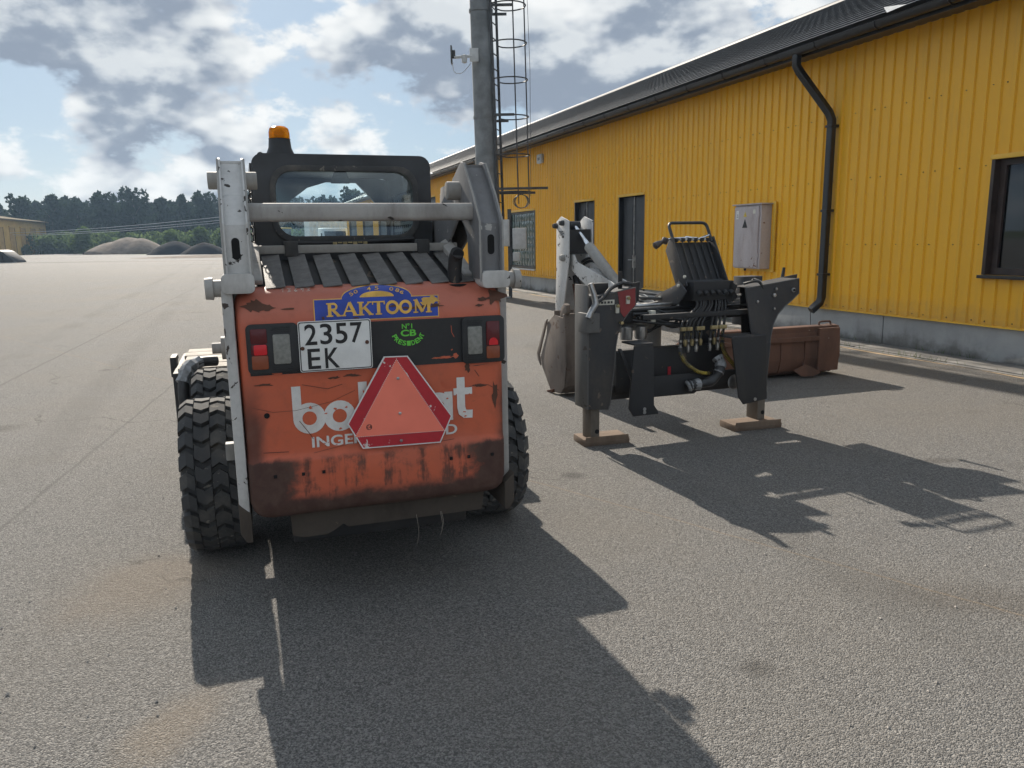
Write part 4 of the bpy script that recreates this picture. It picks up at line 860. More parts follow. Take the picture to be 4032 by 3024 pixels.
# --- cab
cabp = rrect(-0.450, 0.428, 1.10, 2.004, 0.055, 5); winp = rrect(-0.348, 0.334, 1.605, 1.925, 0.085, 5)
cabr = frame_ring(cabp, winp, -0.165, -0.125).obj('cab_rear_frame', 'black_paint', sk, ang=30)
frame_ring(rrect(-0.372, 0.358, 1.58, 1.95, 0.10, 5), rrect(-0.345, 0.331, 1.608, 1.922, 0.085, 5), -0.178, -0.160).obj('window_seal', 'rubber', cabr, 0.004)
B(-0.36, 0.35, -0.147, -0.142, 1.595, 1.94).obj('rear_pane', 'cab_glass', cabr)
rf = MB(); N_ = len(cabp)
# roof and upper sides as one shell following the rounded outline
top_pts = [p for p in cabp if p[1] > 1.5]
top_pts = sorted(top_pts, key=lambda p: math.atan2(p[1] - 1.5, p[0]))
rf.v = [(p[0], -0.13, p[1]) for p in top_pts] + [(p[0], 0.93, p[1] - 0.012) for p in top_pts] + [(p[0] * 0.95, -0.13, p[1] - 0.022) for p in top_pts] + [(p[0] * 0.95, 0.93, p[1] - 0.034) for p in top_pts]
k_ = len(top_pts)
for i in range(k_ - 1): rf.f += [(i, i + 1, k_ + i + 1, k_ + i), (2 * k_ + i, 3 * k_ + i, 3 * k_ + i + 1, 2 * k_ + i + 1)]
rf.f += [(k_ + i, k_ + i + 1, 3 * k_ + i + 1, 3 * k_ + i) for i in range(k_ - 1)]
rf.obj('cab_roof', 'black_paint', sk, ang=30)
for sg, xa in ((-1, -0.458), (1, 0.428)):
    w = MB(); a, c_ = min(xa, xa - sg * .03), max(xa, xa - sg * .03)
    w.box(a, c_, -0.13, 0.93, 0.95, 1.50); w.box(a, c_, -0.13, 0.02, 1.50, 1.96); w.box(a, c_, 0.80, 0.93, 1.50, 1.96); w.box(a, c_, 0.02, 0.80, 1.86, 1.96)
    for k in range(9): w.box(a + .008, c_ - .008, 0.02, 0.80, 1.515 + k * .039, 1.535 + k * .039)
    for k in range(12): w.box(a + .010, c_ - .010, 0.05 + k * .063, 0.07 + k * .063, 1.50, 1.86)
    w.obj('cab_side', 'black_paint', sk, 0)
fo = [(-0.458, 0.95), (-0.458, 1.60), (-0.458, 1.75), (-0.458, 1.90), (-0.30, 1.985), (0.0, 1.988), (0.25, 1.988), (0.428, 1.95), (0.428, 1.75), (0.428, 0.95)]
fi = [(-0.31, 1.10), (-0.31, 1.60), (-0.285, 1.74), (-0.215, 1.835), (-0.106, 1.914), (0.009, 1.948), (0.196, 1.944), (0.302, 1.83), (0.375, 1.70), (0.375, 1.10)]
frame_ring(fo, fi, 0.90, 0.94).obj('cab_front_frame', 'black_paint', sk)
MB().prism([(-0.035, 1.96), (-0.008, 1.96), (0.026, 1.878), (0.020, 1.868), (-0.070, 1.868), (-0.076, 1.878)], 'y', -0.11, -0.104).obj('hanging_tag', 'black_plastic', sk)
st_ = MB().box(-0.26, 0.22, 0.05, 0.16, 0.98, 1.42); st_.box(-0.26, 0.22, 0.1, 0.6, 0.90, 1.0); st_.obj('seat', 'black_plastic', sk, 0.03)
cl_ = MB().tube([(-0.33, -0.19, 1.575), (-0.05, -0.20, 1.572), (0.05, -0.20, 1.575), (0.32, -0.19, 1.588)], 0.012, 8); cl_.obj('wiper_bar', 'black_worn', sk)
bh_ = MB()
for k in range(7): bh_.box(-0.09 + k * .025, -0.07 + k * .025, -0.215, -0.2, 1.565 + .006 * (k % 2), 1.578)
bh_.obj('latch', 'brass', sk)
# beacon
bc = MB().lathe([(0.072, 2.003), (0.070, 2.012), (0.056, 2.045), (0.052, 2.085), (0.054, 2.088)], (-0.303, -0.02, 0), 'z', 28).obj('beacon_base', 'black_plastic', sk)
ln = MB().lathe([(0.050, 2.088), (0.051, 2.098), (0.0505, 2.120), (0.046, 2.138), (0.034, 2.147), (0.018, 2.150), (0.0, 2.151)], (-0.303, -0.02, 0), 'z', 32).obj('lens', 'beacon_amber', bc)
inn = MB().lathe([(0.018, 2.09), (0.022, 2.10), (0.022, 2.125), (0.012, 2.132)], (-0.303, -0.02, 0), 'z', 16).obj('bulb', 'lens_amber', bc)
hx_ = []
for k in range(16 * 16):
    u = k / (16 * 16); a = 2 * math.pi * 16 * u
    c0 = Vector((-0.40 - 0.07 * math.sin(u * 1.75), -0.08 - 0.02 * u, 2.005 - 0.42 * u ** 1.4 - 0.0))
    hx_.append((c0.x + 0.011 * math.cos(a), c0.y + 0.011 * math.cos(a) * .3, c0.z + 0.011 * math.sin(a)))
MB().tube(hx_, 0.0035, 5).obj('coiled_cable', 'black_plastic', sk)
# --- wheels
def wheel_mesh():
    mb = MB(); mb.lathe([(0.20, -0.115), (0.285, -0.140), (0.34, -0.143), (0.362, -0.130), (0.372, -0.105), (0.374, 0), (0.372, 0.105), (0.362, 0.130), (0.34, 0.143), (0.285, 0.140), (0.20, 0.115)], (0, 0, 0), 'x', 44)
    N = 24; da = 2 * math.pi / N
    for k in range(N):
        for ci, (x0, x1) in enumerate(((-0.146, -0.077), (-0.073, -0.002), (0.002, 0.073), (0.077, 0.146))):
            a0 = (k + (0.5 if ci in (1, 3) else 0.0)) * da; L_ = da * 0.76; sg = 1 if ci % 2 else -1
            xs = [x0, (x0 + x1) / 2, x1]; dl = [0, da * 0.22 * sg, da * 0.02]
            vs = []
            for rr in (0.370, 0.397):
                for e in (0, 1):
                    for i in range(3):
                        r_ = rr
                        if (ci == 0 and i == 0) or (ci == 3 and i == 2): r_ = rr - 0.022
                        ee = (0.06 if rr > .39 else 0) * L_ * (1 if e == 0 else -1)
                        aa = a0 + L_ * e + dl[i] + ee; vs.append((xs[i], r_ * math.cos(aa), r_ * math.sin(aa)))
            # order: inner e0(0,1,2) e1(3,4,5) outer e0(6,7,8) e1(9,10,11)
            mb.add(vs, [(6, 7, 10, 9), (7, 8, 11, 10), (0, 1, 7, 6), (1, 2, 8, 7), (3, 9, 10, 4), (4, 10, 11, 5), (0, 6, 9, 3), (2, 5, 11, 8)])
    return mb.mesh('tyre', 'rubber', ang=28, recalc=True)
tyre_me = wheel_mesh()
rim_me = MB().lathe([(0.0, -0.06), (0.09, -0.06), (0.11, -0.02), (0.17, -0.02), (0.19, -0.10), (0.205, -0.118), (0.205, 0.118), (0.19, 0.1), (0.0, 0.09)], (0, 0, 0), 'x', 32).mesh('rim', 'white_paint_grimy')
nut_me = MB().lathe([(0.0, -0.085), (0.012, -0.085), (0.012, -0.058)], (0, 0, 0), 'x', 6).mesh('wheel_nut', 'steel', smooth=False)
for x in (-0.737, 0.732):
    for y in (0.0, 1.03):
        w = inst('wheel', tyre_me, sk, (x, y, 0.397), (random.uniform(0, 6), 0, 0 if x < 0 else math.pi)); inst('rim', rim_me, w)
        for k in range(8): inst('wheel_nut', nut_me, w, (0.0, 0.072 * math.cos(k * math.pi / 4), 0.072 * math.sin(k * math.pi / 4)))
ax_ = MB()
for y in (0, 1.03): ax_.cyl((-0.66, y, 0.397), (0.66, y, 0.397), 0.06, 14)
ax_.obj('axle', 'black_worn', sk)
# --- front attachment
fd = MB().prism([(1.28, 0.74), (1.28, 0.40), (1.45, 0.16), (2.20, 0.16), (2.28, 0.30), (2.28, 0.74)], 'x', -1.02, 1.02).obj('front_attachment', 'black_worn', sk, 0.01)
for k in range(5): B(-0.985 + .01 * k % .03, 1.0, 1.27 + k * 0.205, 1.455 + k * 0.205, 0.742, 0.772 + random.uniform(-.004, .004)).obj('deck_plank', 'wood', fd, 0.004)
hk = MB().prism([(1.62, .80), (1.82, .80), (1.86, .76), (1.80, .765), (1.74, .72), (1.80, .66), (1.62, .66)], 'x', -1.06, -1.02); hk.obj('hook_plate', 'black_worn', fd, 0.004)
hz_ = smooth_path([(-0.74, 1.22, 0.815), (-0.84, 1.16, 0.82), (-0.91, 1.08, 0.79), (-0.935, 1.02, 0.72), (-0.94, 1.0, 0.60), (-0.92, 1.02, 0.46)])
MB().tube(hz_, 0.034, 12).obj('hose_bundle', 'hose', sk)
MB().tube([p + Vector((random.uniform(-.008, .008), random.uniform(-.008, .008), random.uniform(-.006, .006))) for p in hz_[6:20:2]], [0.044, 0.036, 0.048, 0.040, 0.052, 0.038, 0.046], 7).obj('duct_tape', 'tape', sk, smooth=False)
MB().tube(hz_[:5], 0.026, 10).obj('hose_sleeve', 'wood', sk)
B(-0.66, -0.60, -0.55, -0.50, 0.60, 0.68).obj('step_pin', 'grey_paint', sk, 0.006)

# ================================================================== BACKHOE ATTACHMENT (local x right, y away from camera)
HO = Vector((1.318, 5.96, 0))
bk = thing('backhoe_attachment', 'black and white backhoe attachment standing on two stabiliser legs beside the loader', 'backhoe', HO, R(21.1))
# stabilisers
def stab(pl_poly, bk_poly, colx, colz0, colz1, legx0, legx1, footx0, footx1, nm):
    st_ = MB().prism(pl_poly, 'y', 0.0, 0.014).obj('stabiliser', 'charcoal_paint', bk, 0.003)
    MB().prism(bk_poly, 'y', 0.20, 0.214).obj('back_plate', 'black_worn', st_, 0.003)
    MB().box(colx - 0.012, colx, 0.0, 0.215, colz0, colz1).obj('side_plate', 'charcoal_light', st_, 0.003)  # lighter charcoal than the front plate: grazing sun put into the colour
    # top and knee webs joining the plates
    web = MB(); n = len(pl_poly)
    for i in range(2, n - 2):
        a, c_ = pl_poly[i % n], pl_poly[(i + 1) % n]
        d = Vector((c_[1] - a[1], a[0] - c_[0])).normalized() * -0.008
        web.hexa([(a[0], .014, a[1]), (c_[0], .014, c_[1]), (c_[0], .2, c_[1]), (a[0], .2, a[1]), (a[0] + d.x, .014, a[1] + d.y), (c_[0] + d.x, .014, c_[1] + d.y), (c_[0] + d.x, .2, c_[1] + d.y), (a[0] + d.x, .2, a[1] + d.y)])
    web.obj('web', 'black_worn', st_)
    MB().tube([(p[0], -0.001, p[1]) for p in pl_poly[1:-1]], 0.0045, 6).obj('weld_bead', 'charcoal_light', st_)
    lg = MB().box(legx0, legx1, 0.03, 0.175, 0.055, 0.75); lg = lg.obj('leg', 'leg_steel', bk, 0.008)
    MB().lathe([(0.018, 0), (0.018, -0.002)], ((legx0 + legx1) / 2 + .015, 0.0295, 0.115), 'y', 14).obj('pin_hole', 'dark_void', lg)
    MB().box(legx0 - 0.006, legx1 + 0.006, 0.02, 0.19, colz0, colz0 + 0.06).obj('leg_collar', 'grey_paint', lg, 0.004)
    f_ = MB().prism([(-0.02, 0.0), (0.20, 0.0), (0.21, 0.03), (0.20, 0.055), (-0.01, 0.055), (-0.03, 0.035)], 'x', footx0 + 0.05, footx1)
    fo_ = f_.obj('foot_pad', 'foot_rust', bk, 0.004); fo_.rotation_euler = (0, 0, R(-4))
    MB().box(footx0 + 0.06, footx1 - 0.01, -0.028, -0.016, 0.03, 0.075).obj('rim', 'foot_rust', fo_, 0.003)
    return st_
LP = [(-0.795, 0.30), (-0.63, 0.285), (-0.615, 0.33), (-0.578, 0.62), (-0.570, 0.76), (-0.552, 0.86), (-0.518, 0.945), (-0.462, 1.02), (-0.402, 1.075), (-0.404, 1.205), (-0.74, 1.15), (-0.795, 1.15)]
LBk = [(-0.78, 0.30), (-0.60, 0.285), (-0.55, 0.33), (-0.505, 0.62), (-0.49, 0.78), (-0.45, 0.89), (-0.38, 0.97), (-0.31, 1.03), (-0.255, 1.09), (-0.25, 1.235), (-0.70, 1.16), (-0.78, 1.15)]
sL = stab(LP, LBk, -0.795, 0.30, 1.235, -0.762, -0.685, -0.862, -0.435, 'left')
RP = [(0.775, 0.30), (0.835, 0.285), (0.845, 0.33), (0.864, 0.62), (0.872, 0.76), (0.892, 0.86), (0.935, 0.94), (1.0, 1.0), (1.075, 1.05), (1.136, 1.10), (1.130, 1.222), (0.64, 1.165), (0.60, 1.17)]
RBk = [(0.79, 0.30), (0.87, 0.285), (0.90, 0.33), (0.94, 0.62), (0.96, 0.77), (1.0, 0.86), (1.06, 0.93), (1.15, 0.99), (1.22, 1.03), (1.27, 1.075), (1.29, 1.245), (0.72, 1.17), (0.70, 1.16)]
sR = stab(RP, RBk, 0.775, 0.28, 0.78, 0.795, 0.872, 0.46, 0.955, 'right')
MB().prism([(-0.56, 1.183), (-0.408, 1.202), (-0.406, 1.072), (-0.50, 0.985), (-0.53, 1.02)], 'y', -0.004, -0.001).obj('red_patch', 'red_paint', sL)
MB().box(-0.735, -0.585, -0.004, -0.001, 1.085, 1.122).obj('white_label', 'label_cream', sL)
lb = MB()
for k in range(5): lb.box(-0.725 + k * .027, -0.71 + k * .027 + .004 * (k % 2), -0.006, -0.0045, 1.095, 1.112)
lb.obj('label_marks', 'ink_black', sL)
for x, z in ((-0.475, 1.13), (-0.565, 1.075), (-0.53, 0.945)): MB().lathe([(0.014, 0.0), (0.014, -0.03), (0.009, -0.032)], (x, 0, z), 'y', 6).obj('bolt', 'brass', sL)
for x in (-0.475, -0.565): B(x - 0.014, x + 0.014, -0.018, -0.001, 1.085 if x > -.5 else 1.02, 1.145 if x > -.5 else 1.085).obj('bracket', 'label_cream', sL, 0.003)
B(-0.83, -0.72, -0.03, 0.12, 0.885, 1.03).obj('leg_clamp', 'charcoal_light', sL, 0.006)
for x, z, r_ in ((0.885, 1.095, .016), (0.90, 1.145, .012), (0.89, .985, .010), (1.075, 1.13, .018), (0.72, 1.05, .011)): MB().lathe([(r_, 0.0), (r_, -0.012), (r_ * .6, -0.014)], (x, 0, z), 'y', 8).obj('bolt', 'steel', sR)
MB().lathe([(0.012, 0), (0.012, -0.003)], (1.075, -0.0145, 1.13), 'y', 10).obj('pin_hole', 'dark_void', sR)
# hydraulic fitting at the left top
MB().tube([(-0.80, -0.03, 1.25), (-0.775, -0.04, 1.17), (-0.765, -0.05, 1.10), (-0.80, -0.05, 1.05), (-0.825, -0.05, 1.0)], [0.02, 0.022, 0.026, 0.022, 0.024], 10).obj('hose_fitting', 'steel', sL)
MB().tube(smooth_path([(-0.765, -0.04, 1.11), (-0.70, -0.03, 1.135), (-0.60, 0.03, 1.20), (-0.48, 0.08, 1.235), (-0.38, 0.1, 1.225)]), 0.015, 8).obj('hose', 'hose', sL)
B(-0.70, -0.58, 0.10, 0.19, 1.16, 1.24).obj('valve_block', 'black_worn', sL, 0.006)
MB().tube([(-0.47, 0.12, 1.15), (-0.47, 0.12, 1.32)], 0.018, 8).obj('peg', 'black_worn', sL)
# mount frame
mf = MB(); mf.box(-0.45, 0.55, 0.20, 0.30, 0.36, 0.70); mf.box(-0.5, 0.85, 0.24, 0.36, 0.30, 0.42); mf.box(-0.5, 0.9, 0.28, 0.40, 0.90, 1.00); mf.box(-0.30, 0.80, 0.06, 0.11, 0.945, 0.985)
mf.prism([(-0.30, 0.335), (0.18, 0.33), (0.22, 0.36), (0.28, 0.355), (0.60, 0.42), (0.60, 0.5), (-0.30, 0.5)], 'y', 0.05, 0.07)
mfo = mf.obj('mount_frame', 'black_worn', bk, 0.006)
p2l = MB().prism([(-0.465, 0.775), (-0.30, 0.775), (-0.285, 0.31), (-0.245, 0.25), (-0.245, 0.235), (-0.465, 0.235), (-0.505, 0.30)], 'y', -0.10, -0.085); p2l.obj('mount_plate', 'black_worn', bk, 0.004)
p2r = MB().prism([(0.415, 0.775), (0.745, 0.79), (0.78, 0.26), (0.55, 0.235), (0.50, 0.30)], 'y', -0.10, -0.085); p2r.obj('mount_plate', 'black_worn', bk, 0.004)
for p, q in (((-0.465, 0.765), (-0.30, 0.765)), ((0.415, 0.765), (0.745, 0.78))):
    MB().box(p[0], q[0], -0.10, 0.10, p[1] + .012, p[1] + 0.026).obj('lip', 'charcoal_paint', bk, 0.003)
for x, z in ((-0.37, 0.285), (-0.37, 0.26), (0.66, 0.27)): MB().lathe([(0.014, 0), (0.014, -0.003)], (x, -0.1005, z), 'y', 10).obj('bolt', 'steel', bk)
MB().prism([(-0.555, 0.75), (-0.53, 0.75), (-0.44, 0.56), (-0.44, 0.50)], 'y', -0.02, 0.0).obj('brace', 'charcoal_paint', bk, 0.002)
# swing post and steel rods
sp_ = MB().cyl((0.10, 0.62, 0.55), (0.10, 0.62, 1.0), 0.10, 20); sp_.box(-0.03, 0.23, 0.40, 0.70, 0.50, 0.56); sp_.box(-0.03, 0.23, 0.40, 0.70, 0.96, 1.02); sp_.obj('swing_post', 'white_paint_grimy', bk, 0.006)
MB().cyl((-0.45, 0.34, 0.86), (0.05, 0.5, 0.86), 0.04, 14).obj('swing_cylinder', 'grey_paint', bk)
for x in (-0.33, -0.20): MB().lathe([(0.045, 0), (0.05, 0.02), (0.05, 0.1), (0.03, 0.11)], (x, 0.26, 0.775), 'z', 14).obj('swing_pin', 'steel', bk)
for z, y in ((1.035, 0.30), (1.005, 0.27), (0.975, 0.25)): MB().cyl((-0.28, y, z), (0.84, y, z + .012), 0.012, 8).obj('steel_pipe', 'steel' if z > 1.03 else 'hose', bk)
B(-0.14, -0.10, 0.2, 0.26, 0.9, 1.0).obj('pipe_clamp', 'label_cream', bk, 0.003)
B(0.50, 0.54, 0.22, 0.30, 0.93, 1.02).obj('pipe_clamp', 'steel', bk, 0.003)
MB().tube(smooth_path([(0.56, 0.26, 1.0), (0.74, 0.2, 1.01), (0.80, 0.06, 1.02), (0.79, 0.02, 1.12), (0.74, 0.0, 1.20), (0.70, 0.03, 1.21), (0.66, 0.1, 1.19)]), 0.011, 8).obj('hose', 'hose', bk)
# control tower: console leaning back
tdir = Vector((0, 0.21, 0.353)).normalized(); tn_ = Vector((0, 0.353, -0.21)).normalized()
T0 = Vector((0.0, 0.165, 1.215))
def tw(x, d, n): p = T0 + tdir * d + tn_ * n; return (x, p.y, p.z)
TL = 0.42
ct = MB().hexa([tw(.163, 0, .06), tw(.547, 0, .06), tw(.547, 0, .115), tw(.163, 0, .115), tw(.163, TL - .02, .06), tw(.547, TL - .02, .06), tw(.547, TL - .02, .115), tw(.163, TL - .02, .115)])
cto = ct.obj('control_console', 'black_worn', bk, 0.004)
for x in (0.15, 0.548):
    pts = [tw(x, -0.03, 0.0), tw(x, TL, 0.0), tw(x, TL + .005, 0.05), tw(x, TL - .05, 0.14), tw(x, 0.05, 0.14), tw(x, -0.03, 0.09)]
    MB().prism([(p[1], p[2]) for p in pts], 'x', x, x + 0.012).obj('side_plate', 'charcoal_paint', cto, 0.003)
for k in range(6):
    x = 0.20 + k * 0.062
    MB().tube([tw(x, 0.03, 0.045), tw(x, TL - 0.06, 0.05), tw(x, TL - 0.01, 0.03)], 0.006, 8).obj('control_rod', 'charcoal_paint' if k % 2 else 'black_worn', cto)
    MB().lathe([(0.0, 0), (0.018, 0.0), (0.02, 0.03), (0.0, 0.032)], tw(x, TL - .03, 0.035), 'z', 10).obj('rod_boot', 'black_plastic', cto)
MB().hexa([tw(.162, .01, .035), tw(.548, .01, .035), tw(.548, .03, .06), tw(.162, .03, .06), tw(.162, .035, .03), tw(.548, .035, .03), tw(.548, .05, .06), tw(.162, .05, .06)]).obj('front_strip', 'black_paint', cto)
hp_ = [tw(0.165, TL - .04, .02)] + [tw(0.165, TL + .10, .02)] + [tw(0.165 + .04 * (1 - math.cos(R(a))), TL + .10 + .04 * math.sin(R(a)), .02) for a in (30, 60, 90)] + [tw(0.535 - .04 * (1 - math.cos(R(a))), TL + .10 + .04 * math.sin(R(a)), .02) for a in (90, 60, 30)] + [tw(0.535, TL + .10, .02), tw(0.535, TL - .04, .02)]
MB().tube(hp_, 0.013, 10).obj('grab_handle', 'black_paint', cto)
lv = tw(0.33, TL + .005, .03)
MB().tube([lv, (lv[0] - .20, lv[1] - .01, lv[2] - .008), (lv[0] - .30, lv[1] - .02, lv[2] - .045)], 0.009, 8).obj('lever', 'chrome', cto)
MB().tube([(lv[0] - .215, lv[1] - .012, lv[2] - .012), (lv[0] - .24, lv[1] - .015, lv[2] - .022), (lv[0] - .262, lv[1] - .015, lv[2] - .03), (lv[0] - .30, lv[1] - .02, lv[2] - .045), (lv[0] - .335, lv[1] - .022, lv[2] - .062), (lv[0] - .345, lv[1] - .022, lv[2] - .067)], [0.018, 0.034, 0.015, 0.026, 0.030, 0.012], 14).obj('knob', 'knob_brown', cto)
MB().tube([(0.30, lv[1], lv[2] + .005), (0.42, lv[1] - .01, lv[2] - .012), (0.53, lv[1], lv[2] + .02)], 0.010, 8).obj('linkage', 'chrome', cto)
for x in (0.25, 0.29, 0.36, 0.40, 0.47): MB().lathe([(0.0, -.02), (0.014, -.02), (0.016, 0.012), (0, .014)], (x, lv[1], lv[2] - .01), 'y', 8).obj('linkage_joint', 'steel', cto)
# valve bank below the console
vb = MB().box(0.18, 0.56, 0.10, 0.26, 1.07, 1.22)
for k in range(6): vb.cyl((0.22 + k * .06, 0.09, 1.14), (0.22 + k * .06, 0.05, 1.12), 0.02, 8)
vb.prism([(0.52, 1.22), (0.60, 1.18), (0.58, 1.13), (0.61, 1.09), (0.55, 1.04), (0.5, 1.06)], 'y', 0.1, 0.22)
vbo = vb.obj('valve_bank', 'black_worn', bk, 0.005)
for k in range(7):
    MB().tube([(0.50 + .02 * k, 0.16 + .02 * (k % 3), 1.02 + .012 * k), (0.55 + .015 * k, 0.10 + .02 * (k % 2), 1.045 + .010 * k)], 0.010, 7).obj('fitting', 'steel', vbo)
MB().prism([(0.56, 1.09), (0.55, 1.025), (0.21, 1.04), (0.10, 1.15), (0.21, 1.225), (0.26, 1.19)], 'x', 0.11, 0.122).obj('tower_bracket', 'charcoal_paint', bk, 0.003)
for y, z in ((0.47, 1.08), (0.2, 1.19), (0.175, 1.26)): MB().lathe([(0.013, 0), (0.013, -0.014), (0, -.015)], (0.11 if z < 1.2 else 0.15, y, z), 'x', 6).obj('bolt', 'label_cream', bk)
MB().prism([(0.17, 0.95), (0.17, 1.08), (0.56, 1.08), (0.52, 0.62), (0.20, 0.60)], 'y', 0.27, 0.285).obj('tower_plate', 'black_worn', bk)
# hoses with couplings hanging from the valve bank
hx0 = [0.055, 0.10, 0.13, 0.165, 0.205, 0.245, 0.335, 0.375, 0.41, 0.455]
hx1 = [0.22, 0.255, 0.28, 0.30, 0.335, 0.36, 0.40, 0.43, 0.46, 0.49]
for k in range(10):
    a, c_ = hx0[k], hx1[k]; zt_ = 0.74 + (0.03 if k % 2 else -0.02)
    MB().tube(smooth_path([(c_, 0.12, 1.09), (c_ - .005, 0.10, 1.03), (a + (c_ - a) * .45, 0.08, 0.96), (a + .006, 0.07, 0.90), (a, 0.075, 0.80), (a, 0.08, zt_)]), 0.0105, 8).obj('hose', 'hose', bk)
    MB().lathe([(0.010, -0.055), (0.013, -0.05), (0.013, -0.035), (0.016, -0.033), (0.016, -0.01), (0.011, -0.008), (0.011, 0.03), (0.014, 0.032), (0.014, 0.05)], (a, 0.08, zt_), 'z', 8).obj('coupling', 'brass' if k % 2 else 'steel', bk)
for x0, x1 in ((0.04, 0.085), (0.095, 0.145), (0.185, 0.26), (0.32, 0.39), (0.395, 0.47)): B(x0, x1, 0.045, 0.066, 0.842, 0.872).obj('hose_clamp', 'brass', bk, 0.003)
rs = random.Random(11)
for k in range(9):
    x0, x1 = rs.uniform(0.16, 0.58), rs.uniform(-0.10, 0.25)
    MB().tube(smooth_path([(x0, 0.26, 1.10 + rs.uniform(-.03, .05)), (x0 + rs.uniform(-.1, .1), 0.40, 1.0 + rs.uniform(-.06, .12)), ((x0 + x1) / 2 + rs.uniform(-.12, .12), 0.52, 0.88 + rs.uniform(-.1, .2)), (x1, 0.72, 0.98 + rs.uniform(-.05, .12)), (x1 * .5 + .05, 1.05, 1.08 + rs.uniform(-.03, .05))]), rs.uniform(0.010, 0.014), 7).obj('hose', 'hose', bk)
for k in range(5):
    x0, x1 = -0.30 + k * .06, 0.62 - k * .03
    MB().tube(smooth_path([(x0, 0.22 + .01 * k, 0.93 + .018 * k), ((x0 + x1) / 2, 0.18 + rs.uniform(-.04, .04), 0.90 + rs.uniform(-.05, .05)), (x1, 0.2, 0.96 + .012 * k)]), 0.010, 7).obj('hose', 'hose', bk)
def spiral_hose(pts, nm):
    pth = smooth_path(pts, 8); MB().tube(pth, 0.016, 10).obj('spiral_hose', 'yellow_sleeve', bk)
    rings = MB()
    for i in range(0, len(pth) - 1, 1):
        d = (pth[i + 1] - pth[i]).normalized() * 0.0035
        rings.tube([pth[i] - d, pth[i] + d], 0.0172, 10)
    rings.obj('spiral_wrap', 'hose', bk)
spiral_hose([(0.055, 0.08, 0.70), (0.05, 0.06, 0.66), (0.075, 0.04, 0.60), (0.13, 0.03, 0.55), (0.21, 0.03, 0.505), (0.31, 0.05, 0.485)], 0)
spiral_hose([(0.455, 0.08, 0.74), (0.455, 0.07, 0.68), (0.485, 0.05, 0.61), (0.545, 0.04, 0.54), (0.585, 0.04, 0.48), (0.60, 0.06, 0.42)], 1)
tp = smooth_path([(0.37, 0.03, 0.62), (0.385, 0.0, 0.57), (0.36, -0.02, 0.51), (0.31, -0.02, 0.45), (0.22, -0.01, 0.42), (0.12, 0.0, 0.415), (0.08, 0.01, 0.40)])
MB().tube(tp, [0.038 + 0.005 * math.sin(i * 0.7) for i in range(len(tp))], 11).obj('taped_hose', 'hose', bk)
for a, c_ in ((0, 9), (12, 13), (26, 31), (32, 36)):
    MB().tube(tp[a:c_ + 1], [0.044 + 0.004 * math.sin(i * 1.1 + a) for i in range(c_ + 1 - a)], 9).obj('duct_tape', 'tape', bk)
MB().lathe([(0.05, 0), (0.06, 0.004), (0.06, 0.012), (0.05, 0.016)], (0.53, 0.0, 0.405), 'y', 18).obj('pull_ring', 'steel', bk)
B(0.02, 0.045, 0.19, 0.199, 0.47, 0.54).obj('data_plate', 'reflex_red', bk)
# right side post, valve box and lever
B(0.935, 1.13, 0.45, 0.60, 0.80, 1.225).obj('valve_box', 'charcoal_paint', bk, 0.005)
MB().tube([(0.97, 0.42, 0.95), (0.985, 0.42, 1.19), (1.0, 0.40, 1.205), (1.01, 0.30, 1.18)], 0.010, 8).obj('pipe', 'hose', bk)
MB().tube([(1.375, 0.50, 1.12), (1.40, 0.50, 1.29)], [0.022, 0.012], 10).obj('lever', 'black_worn', bk)
# boom, dipper, cylinder
bo = MB()
BP = [(0.60, 0.86), (0.55, 1.0), (0.98, 1.13), (1.14, 1.185), (1.84, 1.345), (1.90, 1.41), (2.02, 1.43), (2.08, 1.36), (2.03, 1.29), (1.65, 1.13), (1.05, 0.93)]
for x in (0.0, 0.155): bo.prism(BP, 'x', x, x + 0.014)
bo.hexa([(.014, 1.06, .95), (.155, 1.06, .95), (.155, 1.07, 1.15), (.014, 1.07, 1.15), (.014, 1.66, 1.15), (.155, 1.66, 1.15), (.155, 1.67, 1.29), (.014, 1.67, 1.29)])
bo.obj('boom', 'white_paint', bk, 0.003)
dp = MB()
DPp = [(1.915, 1.745), (2.09, 1.79), (2.20, 1.74), (2.21, 1.20), (2.26, 0.64), (2.12, 0.60), (1.98, 1.10), (1.915, 1.36)]
for x in (-0.052, 0.208): dp.prism(DPp, 'x', x, x + 0.014)
dp.box(-0.04, 0.21, 2.17, 2.185, 0.75, 1.70)
dpo = dp.obj('dipper', 'white_paint', bk, 0.003)
flat3 = text_geo('730SH', 0, 0.13, 0, 0.05, 0.02)
MB().add([(-0.0535, 2.14 - p[0], 1.60 + p[1]) for p in flat3[0]], flat3[1]).obj('model_lettering', 'ink_black', dpo, smooth=False, recalc=False)
for y, z, r_ in ((2.185, 1.70, .028), (2.03, 1.725, .028), (2.02, 1.383, .035)): MB().lathe([(0, -.045), (r_ * .7, -.045), (r_, -.02), (r_, 0.0)], (-0.053, y, z), 'x', 10).obj('pivot_pin', 'grey_paint' if z < 1.5 else 'rubber', dpo)
MB().cyl((0.085, 1.12, 1.13), (0.085, 1.73, 1.49), 0.052, 20).obj('cylinder', 'grey_paint', bk)
MB().cyl((0.085, 1.73, 1.49), (0.085, 2.07, 1.70), 0.024, 16).obj('cylinder_rod', 'chrome', bk)
MB().lathe([(0.03, -.06), (0.045, -.055), (0.045, .055), (.03, .06)], (0.085, 2.07, 1.70), 'x', 14).obj('rod_eye', 'black_worn', bk)
for x, o in ((0.14, -.06), (0.155, -.09)): MB().tube(smooth_path([(x, 1.05, 1.15 + o), (x, 1.5, 1.36 + o), (x, 1.8, 1.44 + o), (x, 2.0, 1.40 + o)]), 0.013, 8).obj('hose', 'hose', bk)
